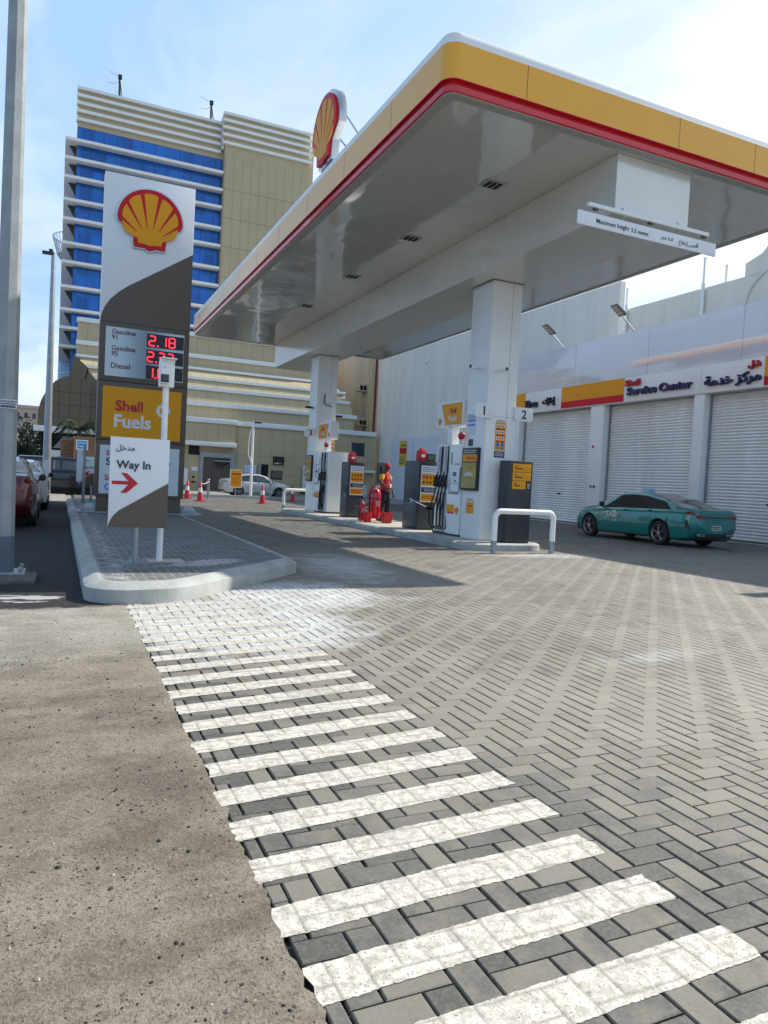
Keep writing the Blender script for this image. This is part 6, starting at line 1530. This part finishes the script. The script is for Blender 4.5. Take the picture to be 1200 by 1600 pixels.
def crown(mb, c, rx, ry, rz_, n, s, seed, clumps=9, mats=(LEAF, LEAF2)):
    rg = random.Random(seed); cs = []
    for i in range(clumps):
        while True:
            p = Vector((rg.uniform(-1, 1), rg.uniform(-1, 1), rg.uniform(-1, 1)))
            if p.length < 1: break
        cs.append((p*.72, rg.uniform(.28, .5)))
    for i in range(n):
        cc, cr = rg.choice(cs)
        d = Vector((rg.gauss(0, 1), rg.gauss(0, 1), rg.gauss(0, 1))).normalized()*cr*rg.uniform(.5, 1.08)
        p = cc+d; q = Vector((c[0]+p.x*rx, c[1]+p.y*ry, c[2]+p.z*rz_))
        a = Vector((rg.gauss(0, 1), rg.gauss(0, 1), rg.gauss(0, .6))).normalized(); e = a.orthogonal().normalized()*rg.uniform(.5, 1)
        l = s*rg.uniform(.6, 1.4)
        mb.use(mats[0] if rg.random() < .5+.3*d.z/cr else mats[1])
        mb.add([q-a*l, q+e*l*.45, q+a*l, q-e*l*.45], [(0, 1, 2, 3)])
def tree(name, label, x, y, h, rx, rz_, n, s, seed, z0=None, mats=(LEAF, LEAF2), group='trees by the far end of the left road'):
    t = thing(name, label, 'tree', (x, y, 0), group=group)
    b = MB(BARK); hc = h-rz_
    b.tube([(0, 0, 0), (.08, 0, hc*.4), (-.05, .05, hc*.8), (0, 0, hc)], [.16, .12, .10, .06], 8)
    rg = random.Random(seed)
    for i in range(6):
        a = rg.uniform(0, 6.28); b.tube([(0, 0, hc*rg.uniform(.55, .8)), (math.cos(a)*rx*.4, math.sin(a)*rx*.4, hc+rz_*.0), (math.cos(a)*rx*.7, math.sin(a)*rx*.7, hc+rz_*.4)], [.07, .05, .02], 6)
    b.build('trunk', t)
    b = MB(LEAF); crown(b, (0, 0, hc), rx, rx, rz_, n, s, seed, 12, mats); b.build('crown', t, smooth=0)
tree('tree', 'dark bushy tree beneath the arched wing, left of the slim street lamp', -2.0, 58, 5.4, 1.9, 2.5, 2600, .14, 1)
tree('tree', 'dark narrow tree behind the white car, beside the big lamp pole', -3.6, 62, 4.3, 1.1, 2.1, 1300, .13, 2)
tree('tree', 'low dark tree behind the dark SUV, between lamp and kiosk', -.3, 56.5, 3.9, 1.7, 1.9, 2200, .13, 3)
tree('tree', 'dark tree between the wooden kiosk and the shaded recess', -.9, 54.0, 3.2, 1.3, 1.6, 1500, .12, 5)
tree('tree', 'low dark shrubby tree at the far left behind the white car roof', -5.0, 70, 4.0, 1.6, 2.0, 1300, .15, 8)
pl = thing('palm_tree', 'small palm with drooping fronds in front of the brown arched wing', 'palm tree', (1.1, 50.3, 0))
b = MB(BARK); b.tube([(0, 0, 0), (.05, 0, 1.8), (0, 0, 3.7)], [.16, .13, .12], 10); b.build('trunk', pl)
rg = random.Random(4)
for i in range(24):
    b = MB(LEAF2); a = rg.uniform(0, 6.28); L = rg.uniform(1.3, 1.9); up_ = rg.uniform(.3, 1.0); pth = []
    for j in range(9):
        s = j/8; pth.append(Vector((math.cos(a)*L*s, math.sin(a)*L*s, 3.7+up_*math.sin(s*2.2)*1.0-s*s*.9)))
    b.tube(pth, .018, 4)
    for j in range(1, 9):
        for k_ in (0, .5):
            p = pth[j-1].lerp(pth[j], k_) if k_ else pth[j]
            for sg in (-1, 1):
                side_ = Vector((-math.sin(a), math.cos(a), 0))*sg; e = p+side_*.34*(1-abs(j/8-.4))+Vector((math.cos(a), math.sin(a), 0))*.15+Vector((0, 0, -.16))
                b.add([p, p+Vector((math.cos(a), math.sin(a), 0))*.09, e+Vector((0, 0, .02)), e], [(0, 1, 2, 3)])
    b.build('frond', pl, smooth=0)
def farb(name, label, x0, x1, y0, y1, h, col, rows, cols):
    t = thing(name, label, 'building', ((x0+x1)/2, y0, 0), world=True, group='distant buildings at the left')
    b = MB(mat('far_wall_'+str(int(x0)), col, .8, var=.1)); b.box(x0, x1, y0, y1, 0, h); b.box(x0-.4, x1+.4, y0-.4, y1, h, h+.6); b.build('wall', t)
    for i in range(rows):
        w = MB(GLASSD)
        for j in range(cols): w = MB(GLASSD); xx = x0+(x1-x0)*(j+.3)/cols; zz_ = h*(i+.35)/rows; w.box(xx, xx+(x1-x0)*.4/cols, y0-.08, y0, zz_, zz_+h*.35/rows); w.build('window', t)
farb('distant_block', 'pale pink distant apartment block above the trees at the left', -14, -4.5, 175, 190, 13.5, (.42, .33, .28), 4, 6)
farb('distant_block', 'pale grey low distant block left of the pink one', -24, -13.5, 150, 165, 9, (.45, .45, .43), 3, 5)
farb('distant_block', 'small white distant house behind the white parked car', -9.5, -5.2, 95, 105, 4.6, (.6, .6, .57), 2, 3)
print('SCRIPT DONE', len(D.objects))
